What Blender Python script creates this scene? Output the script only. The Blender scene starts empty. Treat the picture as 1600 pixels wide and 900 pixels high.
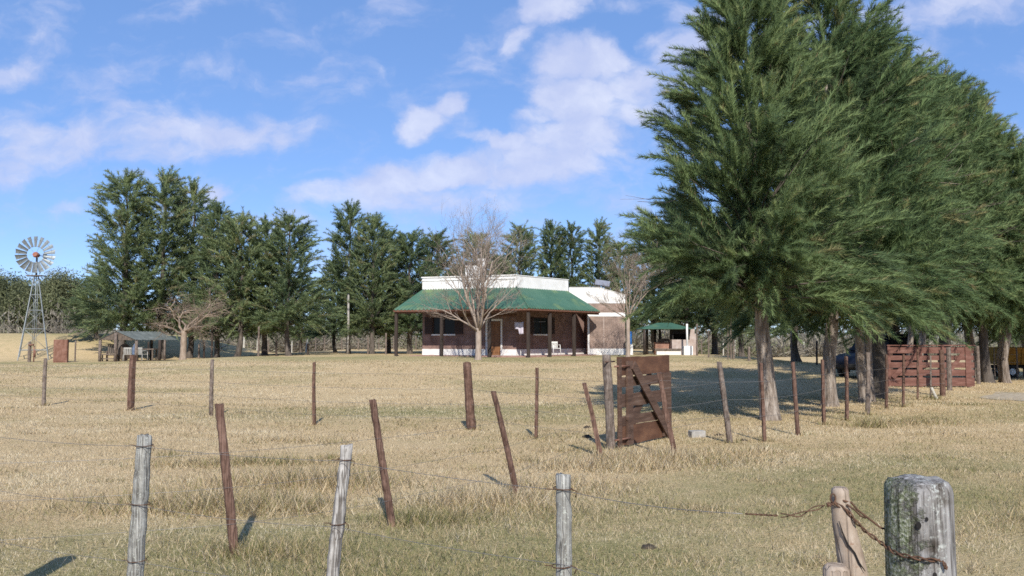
import bpy, math, random
import numpy as np
from mathutils import Vector, Matrix

sc = bpy.context.scene
COL = sc.collection
R = math.radians
F = 1330.0            # focal length in pixels of the 1600 px wide photograph
CAMZ = 1.8
PITCH = R(3.442)

# ------------------------------------------------------------------ helpers
def slope(py):
    v = (450 - py) / F
    return (math.sin(PITCH) + v * math.cos(PITCH)) / (math.cos(PITCH) - v * math.sin(PITCH))
def ZZ(py, d): return CAMZ + slope(py) * d
def XX(px, d, py=540):
    v = (450 - py) / F
    return (px - 800) / F / (math.cos(PITCH) - v * math.sin(PITCH)) * d

def sm(t):
    t = np.clip(t, 0, 1)
    return t * t * (3 - 2 * t)

_rs = np.random.RandomState(7)
_LAT = _rs.rand(64, 64)
def vnoise(x, y):
    x = np.asarray(x, float); y = np.asarray(y, float)
    xi = np.floor(x).astype(int); yi = np.floor(y).astype(int)
    fx = x - xi; fy = y - yi
    fx = fx * fx * (3 - 2 * fx); fy = fy * fy * (3 - 2 * fy)
    g = lambda a, b: _LAT[a % 64, b % 64]
    return (g(xi, yi) * (1 - fx) + g(xi + 1, yi) * fx) * (1 - fy) + (g(xi, yi + 1) * (1 - fx) + g(xi + 1, yi + 1) * fx) * fy
def fbm(x, y, o=4):
    s = 0; a = .5; t = 0
    for k in range(o):
        s = s + a * vnoise(x * 2 ** k + 17.3 * k, y * 2 ** k + 5.1 * k); t += a; a *= .5
    return s / t

def gz(x, y):
    """height of the terrain"""
    x = np.asarray(x, float); y = np.asarray(y, float)
    z = .75 * sm((y - 24) / 26) * (1 - sm((x - 12) / 12)) * (1 - .42 * sm((-x - 15) / 8))
    z = z + (fbm(x * .18, y * .18, 3) - .5) * .16 * (1 - .7 * np.exp(-(y - 12) ** 2 / 150))
    r = np.sqrt((x + 37) ** 2 + ((y - 71) * .95) ** 2)
    z = z + 1.75 * sm((18 - r) / 10)
    return z
def G(x, y): return float(gz(x, y))
def green(x, y):
    """0 straw .. 1 green, share of green blades in the turf"""
    g = fbm(x * .23 + 3, y * .31 + 9, 4)
    g = sm((g - .45) / .26)
    near = np.exp(-((x + .2) ** 2 / 12 + (y - 7.2) ** 2 / 3.5)) * .7
    crest = np.exp(-((y - 49) / 4.5) ** 2) * .45
    right = sm((x - 1) / 4) * np.exp(-((y - 9) / 5) ** 2) * .4
    strip = np.exp(-((y - 21) / 2.3) ** 2) * sm((10 - np.abs(x + 1)) / 5) * .5
    mound = sm((17 - np.sqrt((x + 37) ** 2 + (y - 71) ** 2)) / 8) * .4
    return np.clip(g * .45 + near + crest + right + strip + mound, 0, 1)

# ------------------------------------------------------------------ mesh building
class MB:
    def __init__(s): s.v = []; s.f = []; s.sm = []
    def add(s, vs, fs, smooth=False):
        o = len(s.v); s.v += [tuple(v) for v in vs]
        for f in fs: s.f.append([o + i for i in f]); s.sm.append(smooth)
        return s
    def box(s, x0, x1, y0, y1, z0, z1, M=None):
        vs = [Vector((x, y, z)) for z in (z0, z1) for y in (y0, y1) for x in (x0, x1)]
        if M is not None: vs = [M @ v for v in vs]
        return s.add(vs, [(0, 2, 3, 1), (4, 5, 7, 6), (0, 1, 5, 4), (2, 6, 7, 3), (0, 4, 6, 2), (1, 3, 7, 5)])
    def bar(s, a, b, w, h):
        """a rectangular bar from point a to point b"""
        a = Vector(a); b = Vector(b); d = (b - a); L = d.length; d.normalize()
        up = Vector((0, 0, 1)) if abs(d.z) < .95 else Vector((0, 1, 0))
        sd = d.cross(up).normalized(); u2 = sd.cross(d)
        vs = [a + sd * (i * w / 2) + u2 * (j * h / 2) + d * (k * L) for k in (0, 1) for j in (-1, 1) for i in (-1, 1)]
        return s.add(vs, [(0, 2, 3, 1), (4, 5, 7, 6), (0, 1, 5, 4), (2, 6, 7, 3), (0, 4, 6, 2), (1, 3, 7, 5)])
    def prism(s, poly, z0, z1):
        n = len(poly)
        vs = [(p[0], p[1], z0) for p in poly] + [(p[0], p[1], z1) for p in poly]
        fs = [list(range(n))[::-1], list(range(n, 2 * n))] + [(i, (i + 1) % n, n + (i + 1) % n, n + i) for i in range(n)]
        return s.add(vs, fs)
    def wallpoly(s, poly, y0, y1):
        """a polygon in the x z plane, given thickness along y"""
        n = len(poly)
        vs = [(p[0], y0, p[1]) for p in poly] + [(p[0], y1, p[1]) for p in poly]
        fs = [list(range(n)), list(range(n, 2 * n))[::-1]] + [(i, n + i, n + (i + 1) % n, (i + 1) % n) for i in range(n)]
        return s.add(vs, fs)
    def tube(s, pts, rad, n=6, smooth=True, rnd=None, amp=0.0):
        pts = [Vector(p) for p in pts]; m = len(pts)
        if not hasattr(rad, '__len__'): rad = [rad] * m
        ref = Vector((.13, .98, .11)); rings = []
        for i in range(m):
            t = (pts[min(i + 1, m - 1)] - pts[max(i - 1, 0)])
            if t.length < 1e-9: t = Vector((0, 0, 1))
            t.normalize()
            if abs(t.dot(ref)) > .96: ref = Vector((.98, -.1, .15))
            a = t.cross(ref).normalized(); b = t.cross(a)
            for k in range(n):
                an = 2 * math.pi * k / n
                r = rad[i] * (1 + (rnd.uniform(-amp, amp) if rnd else 0))
                rings.append(pts[i] + a * (math.cos(an) * r) + b * (math.sin(an) * r))
        fs = []
        for i in range(m - 1):
            for k in range(n):
                fs.append((i * n + k, i * n + (k + 1) % n, (i + 1) * n + (k + 1) % n, (i + 1) * n + k))
        fs.append(tuple(range(n))[::-1]); fs.append(tuple((m - 1) * n + k for k in range(n)))
        o = len(s.f); s.add(rings, fs, smooth)
        s.sm[-1] = s.sm[-2] = False
        return s
    def cyl(s, c, r, h, n=16, smooth=True):
        return s.tube([(c[0], c[1], c[2]), (c[0], c[1], c[2] + h)], r, n, smooth)
    def lathe(s, prof, n=16, c=(0, 0, 0), smooth=True):
        vs = []; m = len(prof)
        for r, z in prof:
            for k in range(n):
                a = 2 * math.pi * k / n
                vs.append((c[0] + r * math.cos(a), c[1] + r * math.sin(a), c[2] + z))
        fs = [(i * n + k, i * n + (k + 1) % n, (i + 1) * n + (k + 1) % n, (i + 1) * n + k) for i in range(m - 1) for k in range(n)]
        return s.add(vs, fs, smooth)
    def build(s, name, mat, parent=None, loc=(0, 0, 0), rz=0.0, bevel=0):
        me = bpy.data.meshes.new(name)
        me.from_pydata(s.v, [], s.f)
        me.polygons.foreach_set('use_smooth', s.sm)
        me.materials.append(mat); me.update()
        o = bpy.data.objects.new(name, me); COL.objects.link(o)
        o.location = loc; o.rotation_euler = (0, 0, rz)
        if parent: o.parent = parent
        if bevel:
            b = o.modifiers.new('bevel', 'BEVEL'); b.width = bevel; b.segments = 2; b.limit_method = 'ANGLE'
        return o

def tri_mesh(name, V, mat, tint=None, nrm=None):
    """V (n,3,3) triangles -> mesh with an optional tint per triangle"""
    n = len(V); me = bpy.data.meshes.new(name)
    if nrm is not None:      # soft clump normals: wind every face to the side its normal points to
        g = np.cross(V[:, 1] - V[:, 0], V[:, 2] - V[:, 0]); fl = (g * nrm).sum(1) < 0
        V = V.copy(); V[fl] = V[fl][:, [1, 0, 2]]
    me.vertices.add(n * 3); me.vertices.foreach_set('co', V.astype(np.float32).ravel())
    me.loops.add(n * 3); me.loops.foreach_set('vertex_index', np.arange(n * 3, dtype=np.int32))
    me.polygons.add(n)
    me.polygons.foreach_set('loop_start', np.arange(0, n * 3, 3, dtype=np.int32))
    me.polygons.foreach_set('loop_total', np.full(n, 3, dtype=np.int32))
    if tint is not None:
        at = me.attributes.new('tint', 'FLOAT', 'POINT')
        at.data.foreach_set('value', np.repeat(tint, 3).astype(np.float32))
    me.materials.append(mat); me.update(); me.validate()
    if nrm is not None:
        me.polygons.foreach_set('use_smooth', np.ones(n, bool))
        nn = nrm / (np.linalg.norm(nrm, axis=1, keepdims=True) + 1e-9)
        at = me.attributes.new('custom_normal', 'FLOAT_VECTOR', 'POINT')
        at.data.foreach_set('vector', np.repeat(nn, 3, axis=0).astype(np.float32).ravel())
        me.update()
    return me

def link(name, me, parent=None, loc=(0, 0, 0)):
    o = bpy.data.objects.new(name, me); COL.objects.link(o); o.location = loc
    if parent: o.parent = parent
    return o
def tag(o, label=None, cat=None, group=None, kind=None):
    if label: o['label'] = label
    if cat: o['category'] = cat
    if group: o['group'] = group
    if kind: o['kind'] = kind
    return o
def thing(name, label, cat, loc=(0, 0, 0), rz=0.0, group=None):
    o = bpy.data.objects.new(name, None); COL.objects.link(o)
    o.location = loc; o.rotation_euler = (0, 0, rz); o.empty_display_size = .2
    return tag(o, label, cat, group)
def copy_tree(root):
    r = root.copy(); COL.objects.link(r)
    for ch in list(root.children):
        c = ch.copy(); COL.objects.link(c); c.parent = r
        for g in list(ch.children):
            d = g.copy(); COL.objects.link(d); d.parent = c
    return r

# ------------------------------------------------------------------ materials
def newmat(name):
    m = bpy.data.materials.new(name); m.use_nodes = True
    nt = m.node_tree; nt.nodes.clear()
    out = nt.nodes.new('ShaderNodeOutputMaterial')
    return m, nt, out
def nd(nt, t, **kw):
    n = nt.nodes.new(t)
    for k, v in kw.items():
        if k in n.inputs.keys(): n.inputs[k].default_value = v
        else: setattr(n, k, v)
    return n
def ramp(nt, stops):
    r = nt.nodes.new('ShaderNodeValToRGB'); e = r.color_ramp.elements
    while len(e) < len(stops): e.new(.5)
    for k, (p, c) in enumerate(stops):
        e[k].position = p; e[k].color = (c[0], c[1], c[2], 1)
    return r
def surf(name, stops, scale=6, stretch=(1, 1, 1), rough=.85, bump=.3, bscale=None, metallic=0.0, detail=6, spec=.25, bdist=.01, coord='Object', pernode=0.0):
    """procedural surface: a noise through a colour ramp, with a bump"""
    m, nt, out = newmat(name); L = nt.links
    tc = nd(nt, 'ShaderNodeTexCoord')
    mp = nd(nt, 'ShaderNodeMapping'); mp.inputs['Scale'].default_value = stretch
    L.new(tc.outputs[coord], mp.inputs['Vector'])
    vec = mp.outputs[0]
    if pernode:
        oi = nd(nt, 'ShaderNodeObjectInfo')
        ad = nd(nt, 'ShaderNodeVectorMath', operation='ADD')
        ml = nd(nt, 'ShaderNodeVectorMath', operation='SCALE'); ml.inputs['Scale'].default_value = 37
        cb = nd(nt, 'ShaderNodeCombineXYZ')
        for k in range(3): L.new(oi.outputs['Random'], cb.inputs[k])
        L.new(cb.outputs[0], ml.inputs[0]); L.new(ml.outputs[0], ad.inputs[1]); L.new(vec, ad.inputs[0]); vec = ad.outputs[0]
    no = nd(nt, 'ShaderNodeTexNoise', Scale=scale, Detail=detail, Roughness=.62)
    L.new(vec, no.inputs['Vector'])
    rp = ramp(nt, stops); L.new(no.outputs['Fac'], rp.inputs[0])
    p = nd(nt, 'ShaderNodeBsdfPrincipled'); p.inputs['Roughness'].default_value = rough
    p.inputs['Metallic'].default_value = metallic; p.inputs['Specular IOR Level'].default_value = spec
    col = rp.outputs[0]
    if pernode:
        hs = nd(nt, 'ShaderNodeHueSaturation')
        mr = nd(nt, 'ShaderNodeMapRange'); mr.inputs[3].default_value = 1 - pernode; mr.inputs[4].default_value = 1 + pernode
        L.new(oi.outputs['Random'], mr.inputs[0]); L.new(mr.outputs[0], hs.inputs['Value']); L.new(col, hs.inputs['Color']); col = hs.outputs[0]
    L.new(col, p.inputs['Base Color'])
    if bump:
        n2 = nd(nt, 'ShaderNodeTexNoise', Scale=bscale or scale * 3, Detail=5)
        L.new(vec, n2.inputs['Vector'])
        b = nd(nt, 'ShaderNodeBump', Strength=bump, Distance=bdist)
        L.new(n2.outputs['Fac'], b.inputs['Height']); L.new(b.outputs[0], p.inputs['Normal'])
    L.new(p.outputs[0], out.inputs[0])
    return m
def leafmat(name, stops, trans=.3, var=0.0):
    m, nt, out = newmat(name); L = nt.links
    at = nd(nt, 'ShaderNodeAttribute', attribute_name='tint')
    r0 = ramp(nt, stops); L.new(at.outputs['Fac'], r0.inputs[0])
    oi = nd(nt, 'ShaderNodeObjectInfo'); mr = nd(nt, 'ShaderNodeMapRange'); mr.inputs[3].default_value = 1 - var; mr.inputs[4].default_value = 1 + var; L.new(oi.outputs['Random'], mr.inputs[0])
    mh = nd(nt, 'ShaderNodeMapRange'); mh.inputs[3].default_value = .5 + var * .07; mh.inputs[4].default_value = .5 - var * .07; L.new(oi.outputs['Random'], mh.inputs[0])
    rp = nd(nt, 'ShaderNodeHueSaturation'); L.new(r0.outputs[0], rp.inputs['Color']); L.new(mr.outputs[0], rp.inputs['Value']); L.new(mh.outputs[0], rp.inputs['Hue'])
    d = nd(nt, 'ShaderNodeBsdfDiffuse'); t = nd(nt, 'ShaderNodeBsdfTranslucent')
    L.new(rp.outputs[0], d.inputs[0]); L.new(rp.outputs[0], t.inputs[0])
    mx = nd(nt, 'ShaderNodeMixShader'); mx.inputs[0].default_value = trans
    L.new(d.outputs[0], mx.inputs[1]); L.new(t.outputs[0], mx.inputs[2]); L.new(mx.outputs[0], out.inputs[0])
    return m

M = {}
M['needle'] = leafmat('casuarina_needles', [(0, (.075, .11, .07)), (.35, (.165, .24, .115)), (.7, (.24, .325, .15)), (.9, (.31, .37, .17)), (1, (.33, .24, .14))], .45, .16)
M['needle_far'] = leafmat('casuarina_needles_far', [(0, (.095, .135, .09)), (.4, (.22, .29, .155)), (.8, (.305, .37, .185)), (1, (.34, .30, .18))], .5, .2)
M['grey_leaf'] = leafmat('thorn_leaves', [(0, (.15, .165, .095)), (.5, (.235, .255, .14)), (1, (.31, .31, .18))], .45, .2)
M['twig'] = leafmat('thicket_twigs', [(0, (.15, .135, .105)), (.45, (.26, .23, .185)), (.7, (.34, .31, .25)), (.85, (.23, .24, .14)), (1, (.19, .21, .11))], .25)
M['grass'] = leafmat('dry_grass', [(0, (.20, .22, .085)), (.28, (.40, .355, .17)), (.42, (.55, .42, .245)), (.55, (.67, .53, .335)), (.8, (.80, .66, .45)), (1, (.86, .76, .55))], .42)
M['bark'] = surf('casuarina_bark', [(.33, (.09, .068, .052)), (.48, (.22, .178, .145)), (.62, (.33, .28, .235)), (.75, (.42, .37, .32))], 13, (1, 1, .16), .95, 1.0, 26, bdist=.05)
M['bark_dark'] = surf('dark_bark', [(.3, (.05, .042, .035)), (.55, (.11, .092, .078)), (.75, (.2, .17, .145))], 7, (1, 1, .22), .95, .7, 18, bdist=.03)
M['bare'] = surf('bare_bark', [(.3, (.23, .18, .145)), (.7, (.42, .345, .285))], 9, (1, 1, .3), .9, .4)
M['dead'] = surf('dead_wood_bark', [(.3, (.20, .145, .105)), (.7, (.36, .285, .22))], 9, (1, 1, .3), .9, .4)
M['post_red'] = surf('red_brown_post_wood', [(.25, (.08, .046, .034)), (.5, (.155, .094, .07)), (.66, (.235, .155, .12)), (.78, (.40, .33, .27))], 13, (1, 1, .2), .9, .6, 40, pernode=.22)
M['post_grey'] = surf('weathered_grey_post_wood', [(.25, (.13, .125, .115)), (.5, (.27, .27, .26)), (.7, (.40, .41, .39)), (.85, (.52, .53, .50))], 16, (1, 1, .12), .95, .8, 60, pernode=.08)
M['post_pale'] = surf('pale_bleached_stake_wood', [(.3, (.19, .17, .15)), (.45, (.36, .34, .31)), (.65, (.52, .49, .45))], 26, (1, 1, .3), .95, .9, 45)
M['post_white'] = surf('white_weathered_post', [(.3, (.33, .31, .27)), (.7, (.58, .56, .5))], 10, (1, 1, .3), .95, .4)
M['post_dark'] = surf('dark_post_wood', [(.3, (.03, .023, .02)), (.7, (.075, .056, .046))], 10, (1, 1, .15), .9, .4)
M['post_mid'] = surf('grey_brown_post_wood', [(.28, (.10, .07, .055)), (.5, (.20, .155, .13)), (.75, (.33, .28, .245))], 12, (1, 1, .12), .92, .7, 45, pernode=.15)
M['wire'] = surf('galvanised_wire', [(.3, (.16, .15, .14)), (.7, (.34, .33, .32))], 30, rough=.5, bump=0, metallic=.6)
M['wire_rust'] = surf('rusty_wire', [(.3, (.06, .035, .025)), (.7, (.17, .095, .06))], 60, rough=.8, bump=.3, bscale=200, metallic=.2)
M['gate_dark'] = surf('dark_stained_gate_wood', [(.25, (.045, .027, .02)), (.5, (.098, .058, .042)), (.75, (.17, .115, .088))], 6, (.35, 1, 3), .85, .5, 30)
M['gate_rust'] = surf('rust_red_gate_board', [(.25, (.055, .028, .019)), (.5, (.112, .055, .034)), (.68, (.18, .092, .053)), (.8, (.10, .065, .05))], 3, (.6, 1, 1.4), .8, .4, 26)
M['gate_red'] = surf('faded_red_gate_paint', [(.25, (.09, .04, .03)), (.5, (.165, .078, .06)), (.72, (.23, .125, .10)), (.85, (.34, .25, .21))], 5, (.5, 1, 2), .85, .4, 25)
M['white'] = surf('white_plaster', [(.25, (.66, .65, .62)), (.5, (.79, .78, .76)), (.8, (.84, .83, .81))], 1.6, (1, 1, .6), .9, .25, 30)
M['white_dirty'] = surf('dirty_white_plaster', [(.2, (.5, .46, .42)), (.45, (.74, .72, .69)), (.8, (.82, .81, .78))], 2.2, (1, 1, 1.5), .9, .25, 30)
M['plaster_pink'] = surf('old_pinkish_plaster', [(.3, (.34, .26, .22)), (.7, (.52, .44, .40))], 3, (1, 1, 1), .95, .3, 20)
M['roof_dark'] = surf('porch_beam_wood', [(.3, (.10, .045, .03)), (.7, (.22, .11, .075))], 8, (1, 1, 1), .85, .3)
M['ceiling'] = surf('porch_ceiling_boards', [(.3, (.10, .05, .035)), (.7, (.19, .10, .07))], 6, (1, 1, 1), .9, .2)
M['door'] = surf('varnished_door_wood', [(.3, (.15, .065, .028)), (.7, (.29, .14, .06))], 5, (3, 1, .6), .5, .2)
M['shutter'] = surf('dark_brown_shutter', [(.3, (.025, .014, .012)), (.7, (.055, .03, .025))], 8, (1, 1, 3), .6, .3)
M['floor'] = surf('red_porch_floor', [(.3, (.27, .15, .12)), (.7, (.40, .26, .22))], 3, rough=.85, bump=.2)
M['rust'] = surf('rusty_sheet_steel', [(.25, (.10, .045, .03)), (.5, (.20, .10, .07)), (.8, (.31, .185, .145))], 5, (1, 1, .7), .85, .3, 20)
M['zinc'] = surf('galvanised_roof_sheet', [(.3, (.12, .135, .13)), (.55, (.185, .205, .195)), (.8, (.33, .35, .345))], 2.2, (1, 1, 1), .5, .15, 8, metallic=.35)
M['steel'] = surf('galvanised_mill_steel', [(.3, (.17, .19, .20)), (.7, (.29, .32, .335))], 6, rough=.5, bump=.1, metallic=.3)
M['steel_dark'] = surf('dull_mill_steel', [(.3, (.24, .26, .26)), (.7, (.38, .40, .40))], 6, rough=.6, bump=.1, metallic=.3)
M['red_hub'] = surf('faded_red_gearbox', [(.3, (.26, .09, .06)), (.7, (.38, .17, .12))], 10, rough=.7, bump=.2)
M['blue'] = surf('blue_plastic_drum', [(.3, (.02, .12, .38)), (.7, (.035, .18, .48))], 3, rough=.4, bump=.05)
M['cloth'] = surf('pale_lilac_cloth', [(.3, (.5, .45, .52)), (.7, (.62, .57, .64))], 8, rough=.95, bump=.4, bscale=12)
M['cloth_dark'] = surf('blue_grey_cloth', [(.3, (.06, .08, .13)), (.55, (.13, .17, .25)), (.8, (.32, .36, .42))], 5, rough=.95, bump=.4)
M['plastic'] = surf('white_garden_plastic', [(.3, (.7, .69, .66)), (.7, (.8, .79, .77))], 6, rough=.5, bump=.05)
M['plastic_shaded'] = surf('dirty_shaded_garden_plastic', [(.3, (.3, .29, .26)), (.7, (.42, .41, .38))], 6, rough=.7, bump=.05)  # dirty white plastic, its colour greyed to stand for the shelter's shade
M['wood_old'] = surf('old_furniture_wood', [(.3, (.07, .055, .045)), (.7, (.19, .15, .12))], 9, (1, 1, .5), .9, .5)
M['black'] = surf('soot_black', [(.3, (.012, .011, .011)), (.7, (.03, .027, .025))], 6, rough=.9, bump=.2)
M['carpaint'] = surf('dark_blue_car_paint', [(.3, (.006, .008, .016)), (.7, (.010, .013, .026))], 2, rough=.5, bump=0, spec=.3)
M['rubber'] = surf('tyre_rubber', [(.3, (.015, .015, .015)), (.7, (.035, .033, .03))], 20, rough=.9, bump=.3)
M['rim'] = surf('wheel_rim', [(.3, (.3, .3, .3)), (.7, (.45, .45, .45))], 8, rough=.4, bump=0, metallic=.6)
M['lamp'] = surf('headlamp_glass', [(.3, (.5, .5, .5)), (.7, (.7, .7, .7))], 8, rough=.15, bump=0, spec=.6)
M['yellow'] = surf('worn_yellow_paint', [(.25, (.16, .07, .015)), (.5, (.32, .155, .02)), (.8, (.42, .23, .04))], 4, rough=.6, bump=.2)
M['stone'] = surf('grey_concrete_block', [(.3, (.24, .225, .20)), (.7, (.42, .40, .37))], 8, rough=.95, bump=.6)
M['dung'] = surf('dry_dung', [(.3, (.03, .024, .018)), (.7, (.085, .068, .05))], 12, rough=.95, bump=.8)
M['panel'] = surf('grey_panel', [(.3, (.16, .17, .20)), (.7, (.25, .26, .3))], 3, rough=.3, bump=0)

def glass_mat():
    m, nt, out = newmat('window_glass')
    p = nd(nt, 'ShaderNodeBsdfPrincipled'); p.inputs['Base Color'].default_value = (.015, .017, .02, 1)
    p.inputs['Roughness'].default_value = .12; p.inputs['Specular IOR Level'].default_value = .12
    nt.links.new(p.outputs[0], out.inputs[0]); return m
M['glass'] = glass_mat()

def brick_mat(name, c1, c2, mortar, scale=1.0):
    m, nt, out = newmat(name); L = nt.links
    tc = nd(nt, 'ShaderNodeTexCoord'); sx = nd(nt, 'ShaderNodeSeparateXYZ'); cb = nd(nt, 'ShaderNodeCombineXYZ')
    L.new(tc.outputs['Object'], sx.inputs[0]); L.new(sx.outputs[0], cb.inputs[0]); L.new(sx.outputs[2], cb.inputs[1])
    b = nd(nt, 'ShaderNodeTexBrick'); b.inputs['Scale'].default_value = scale
    b.inputs['Color1'].default_value = (*c1, 1); b.inputs['Color2'].default_value = (*c2, 1); b.inputs['Mortar'].default_value = (*mortar, 1)
    b.inputs['Brick Width'].default_value = .27; b.inputs['Row Height'].default_value = .085; b.inputs['Mortar Size'].default_value = .011
    b.inputs['Bias'].default_value = -.1
    L.new(cb.outputs[0], b.inputs['Vector'])
    no = nd(nt, 'ShaderNodeTexNoise', Scale=1.7, Detail=5); L.new(tc.outputs['Object'], no.inputs['Vector'])
    hs = nd(nt, 'ShaderNodeHueSaturation'); mr = nd(nt, 'ShaderNodeMapRange'); mr.inputs[1].default_value = .3; mr.inputs[2].default_value = .7
    mr.inputs[3].default_value = .7; mr.inputs[4].default_value = 1.3
    L.new(no.outputs['Fac'], mr.inputs[0]); L.new(mr.outputs[0], hs.inputs['Value']); L.new(b.outputs['Color'], hs.inputs['Color'])
    p = nd(nt, 'ShaderNodeBsdfPrincipled'); p.inputs['Roughness'].default_value = .92; p.inputs['Specular IOR Level'].default_value = .2
    L.new(hs.outputs[0], p.inputs['Base Color'])
    bp = nd(nt, 'ShaderNodeBump', Strength=.4, Distance=.01); bp.invert = True
    L.new(b.outputs['Fac'], bp.inputs['Height']); L.new(bp.outputs[0], p.inputs['Normal'])
    L.new(p.outputs[0], out.inputs[0]); return m
M['brick'] = brick_mat('porch_brick', (.19, .11, .092), (.245, .15, .125), (.27, .20, .17))
M['brick_pale'] = brick_mat('wing_brick', (.23, .16, .13), (.285, .205, .17), (.31, .25, .215))
M['brick_red'] = brick_mat('kitchen_brick', (.30, .13, .09), (.36, .18, .12), (.36, .28, .23))

def roof_green():
    m, nt, out = newmat('green_roof_sheet'); L = nt.links
    tc = nd(nt, 'ShaderNodeTexCoord')
    no = nd(nt, 'ShaderNodeTexNoise', Scale=.7, Detail=6, Roughness=.7); L.new(tc.outputs['Object'], no.inputs['Vector'])
    rp = ramp(nt, [(.25, (.036, .09, .06)), (.5, (.052, .124, .083)), (.75, (.076, .155, .105))]); L.new(no.outputs['Fac'], rp.inputs[0])
    n2 = nd(nt, 'ShaderNodeTexNoise', Scale=.9, Detail=4); L.new(tc.outputs['Object'], n2.inputs['Vector'])
    r2 = ramp(nt, [(.56, (0, 0, 0)), (.72, (1, 1, 1))]); L.new(n2.outputs['Fac'], r2.inputs[0])
    mx = nd(nt, 'ShaderNodeMix', data_type='RGBA'); L.new(r2.outputs[0], mx.inputs[0]); L.new(rp.outputs[0], mx.inputs[6]); mx.inputs[7].default_value = (.13, .19, .085, 1)
    p = nd(nt, 'ShaderNodeBsdfPrincipled'); p.inputs['Roughness'].default_value = .55; p.inputs['Specular IOR Level'].default_value = .35
    L.new(mx.outputs[2], p.inputs['Base Color']); L.new(p.outputs[0], out.inputs[0]); return m
M['green_roof'] = roof_green()

def ground_mat():
    m, nt, out = newmat('dry_turf'); L = nt.links
    tc = nd(nt, 'ShaderNodeTexCoord'); at = nd(nt, 'ShaderNodeAttribute', attribute_name='green')
    n1 = nd(nt, 'ShaderNodeTexNoise', Scale=2.6, Detail=8, Roughness=.7); L.new(tc.outputs['Object'], n1.inputs['Vector'])
    n2 = nd(nt, 'ShaderNodeTexNoise', Scale=24, Detail=5, Roughness=.7); L.new(tc.outputs['Object'], n2.inputs['Vector'])
    straw = ramp(nt, [(.28, (.34, .245, .13)), (.45, (.50, .375, .21)), (.58, (.60, .46, .275)), (.75, (.68, .54, .345))])
    L.new(n2.outputs['Fac'], straw.inputs[0])
    gr = ramp(nt, [(.3, (.18, .175, .08)), (.55, (.31, .28, .135)), (.75, (.43, .37, .20))]); L.new(n2.outputs['Fac'], gr.inputs[0])
    f = nd(nt, 'ShaderNodeMath', operation='MULTIPLY_ADD'); f.inputs[1].default_value = 1.6; f.inputs[2].default_value = -.8
    L.new(n1.outputs['Fac'], f.inputs[0])
    ad = nd(nt, 'ShaderNodeMath', operation='ADD', use_clamp=True); L.new(f.outputs[0], ad.inputs[0]); L.new(at.outputs['Fac'], ad.inputs[1])
    mx = nd(nt, 'ShaderNodeMix', data_type='RGBA'); L.new(ad.outputs[0], mx.inputs[0]); L.new(straw.outputs[0], mx.inputs[6]); L.new(gr.outputs[0], mx.inputs[7])
    p = nd(nt, 'ShaderNodeBsdfDiffuse'); L.new(mx.outputs[2], p.inputs[0])
    b = nd(nt, 'ShaderNodeBump', Strength=.9, Distance=.05); L.new(n2.outputs['Fac'], b.inputs['Height']); L.new(b.outputs[0], p.inputs['Normal'])
    L.new(p.outputs[0], out.inputs[0]); return m
M['ground'] = ground_mat()
M['track'] = surf('pale_dirt', [(.3, (.26, .21, .145)), (.5, (.38, .315, .225)), (.7, (.48, .41, .31))], 5, rough=.95, bump=.5, bscale=20)

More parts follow.
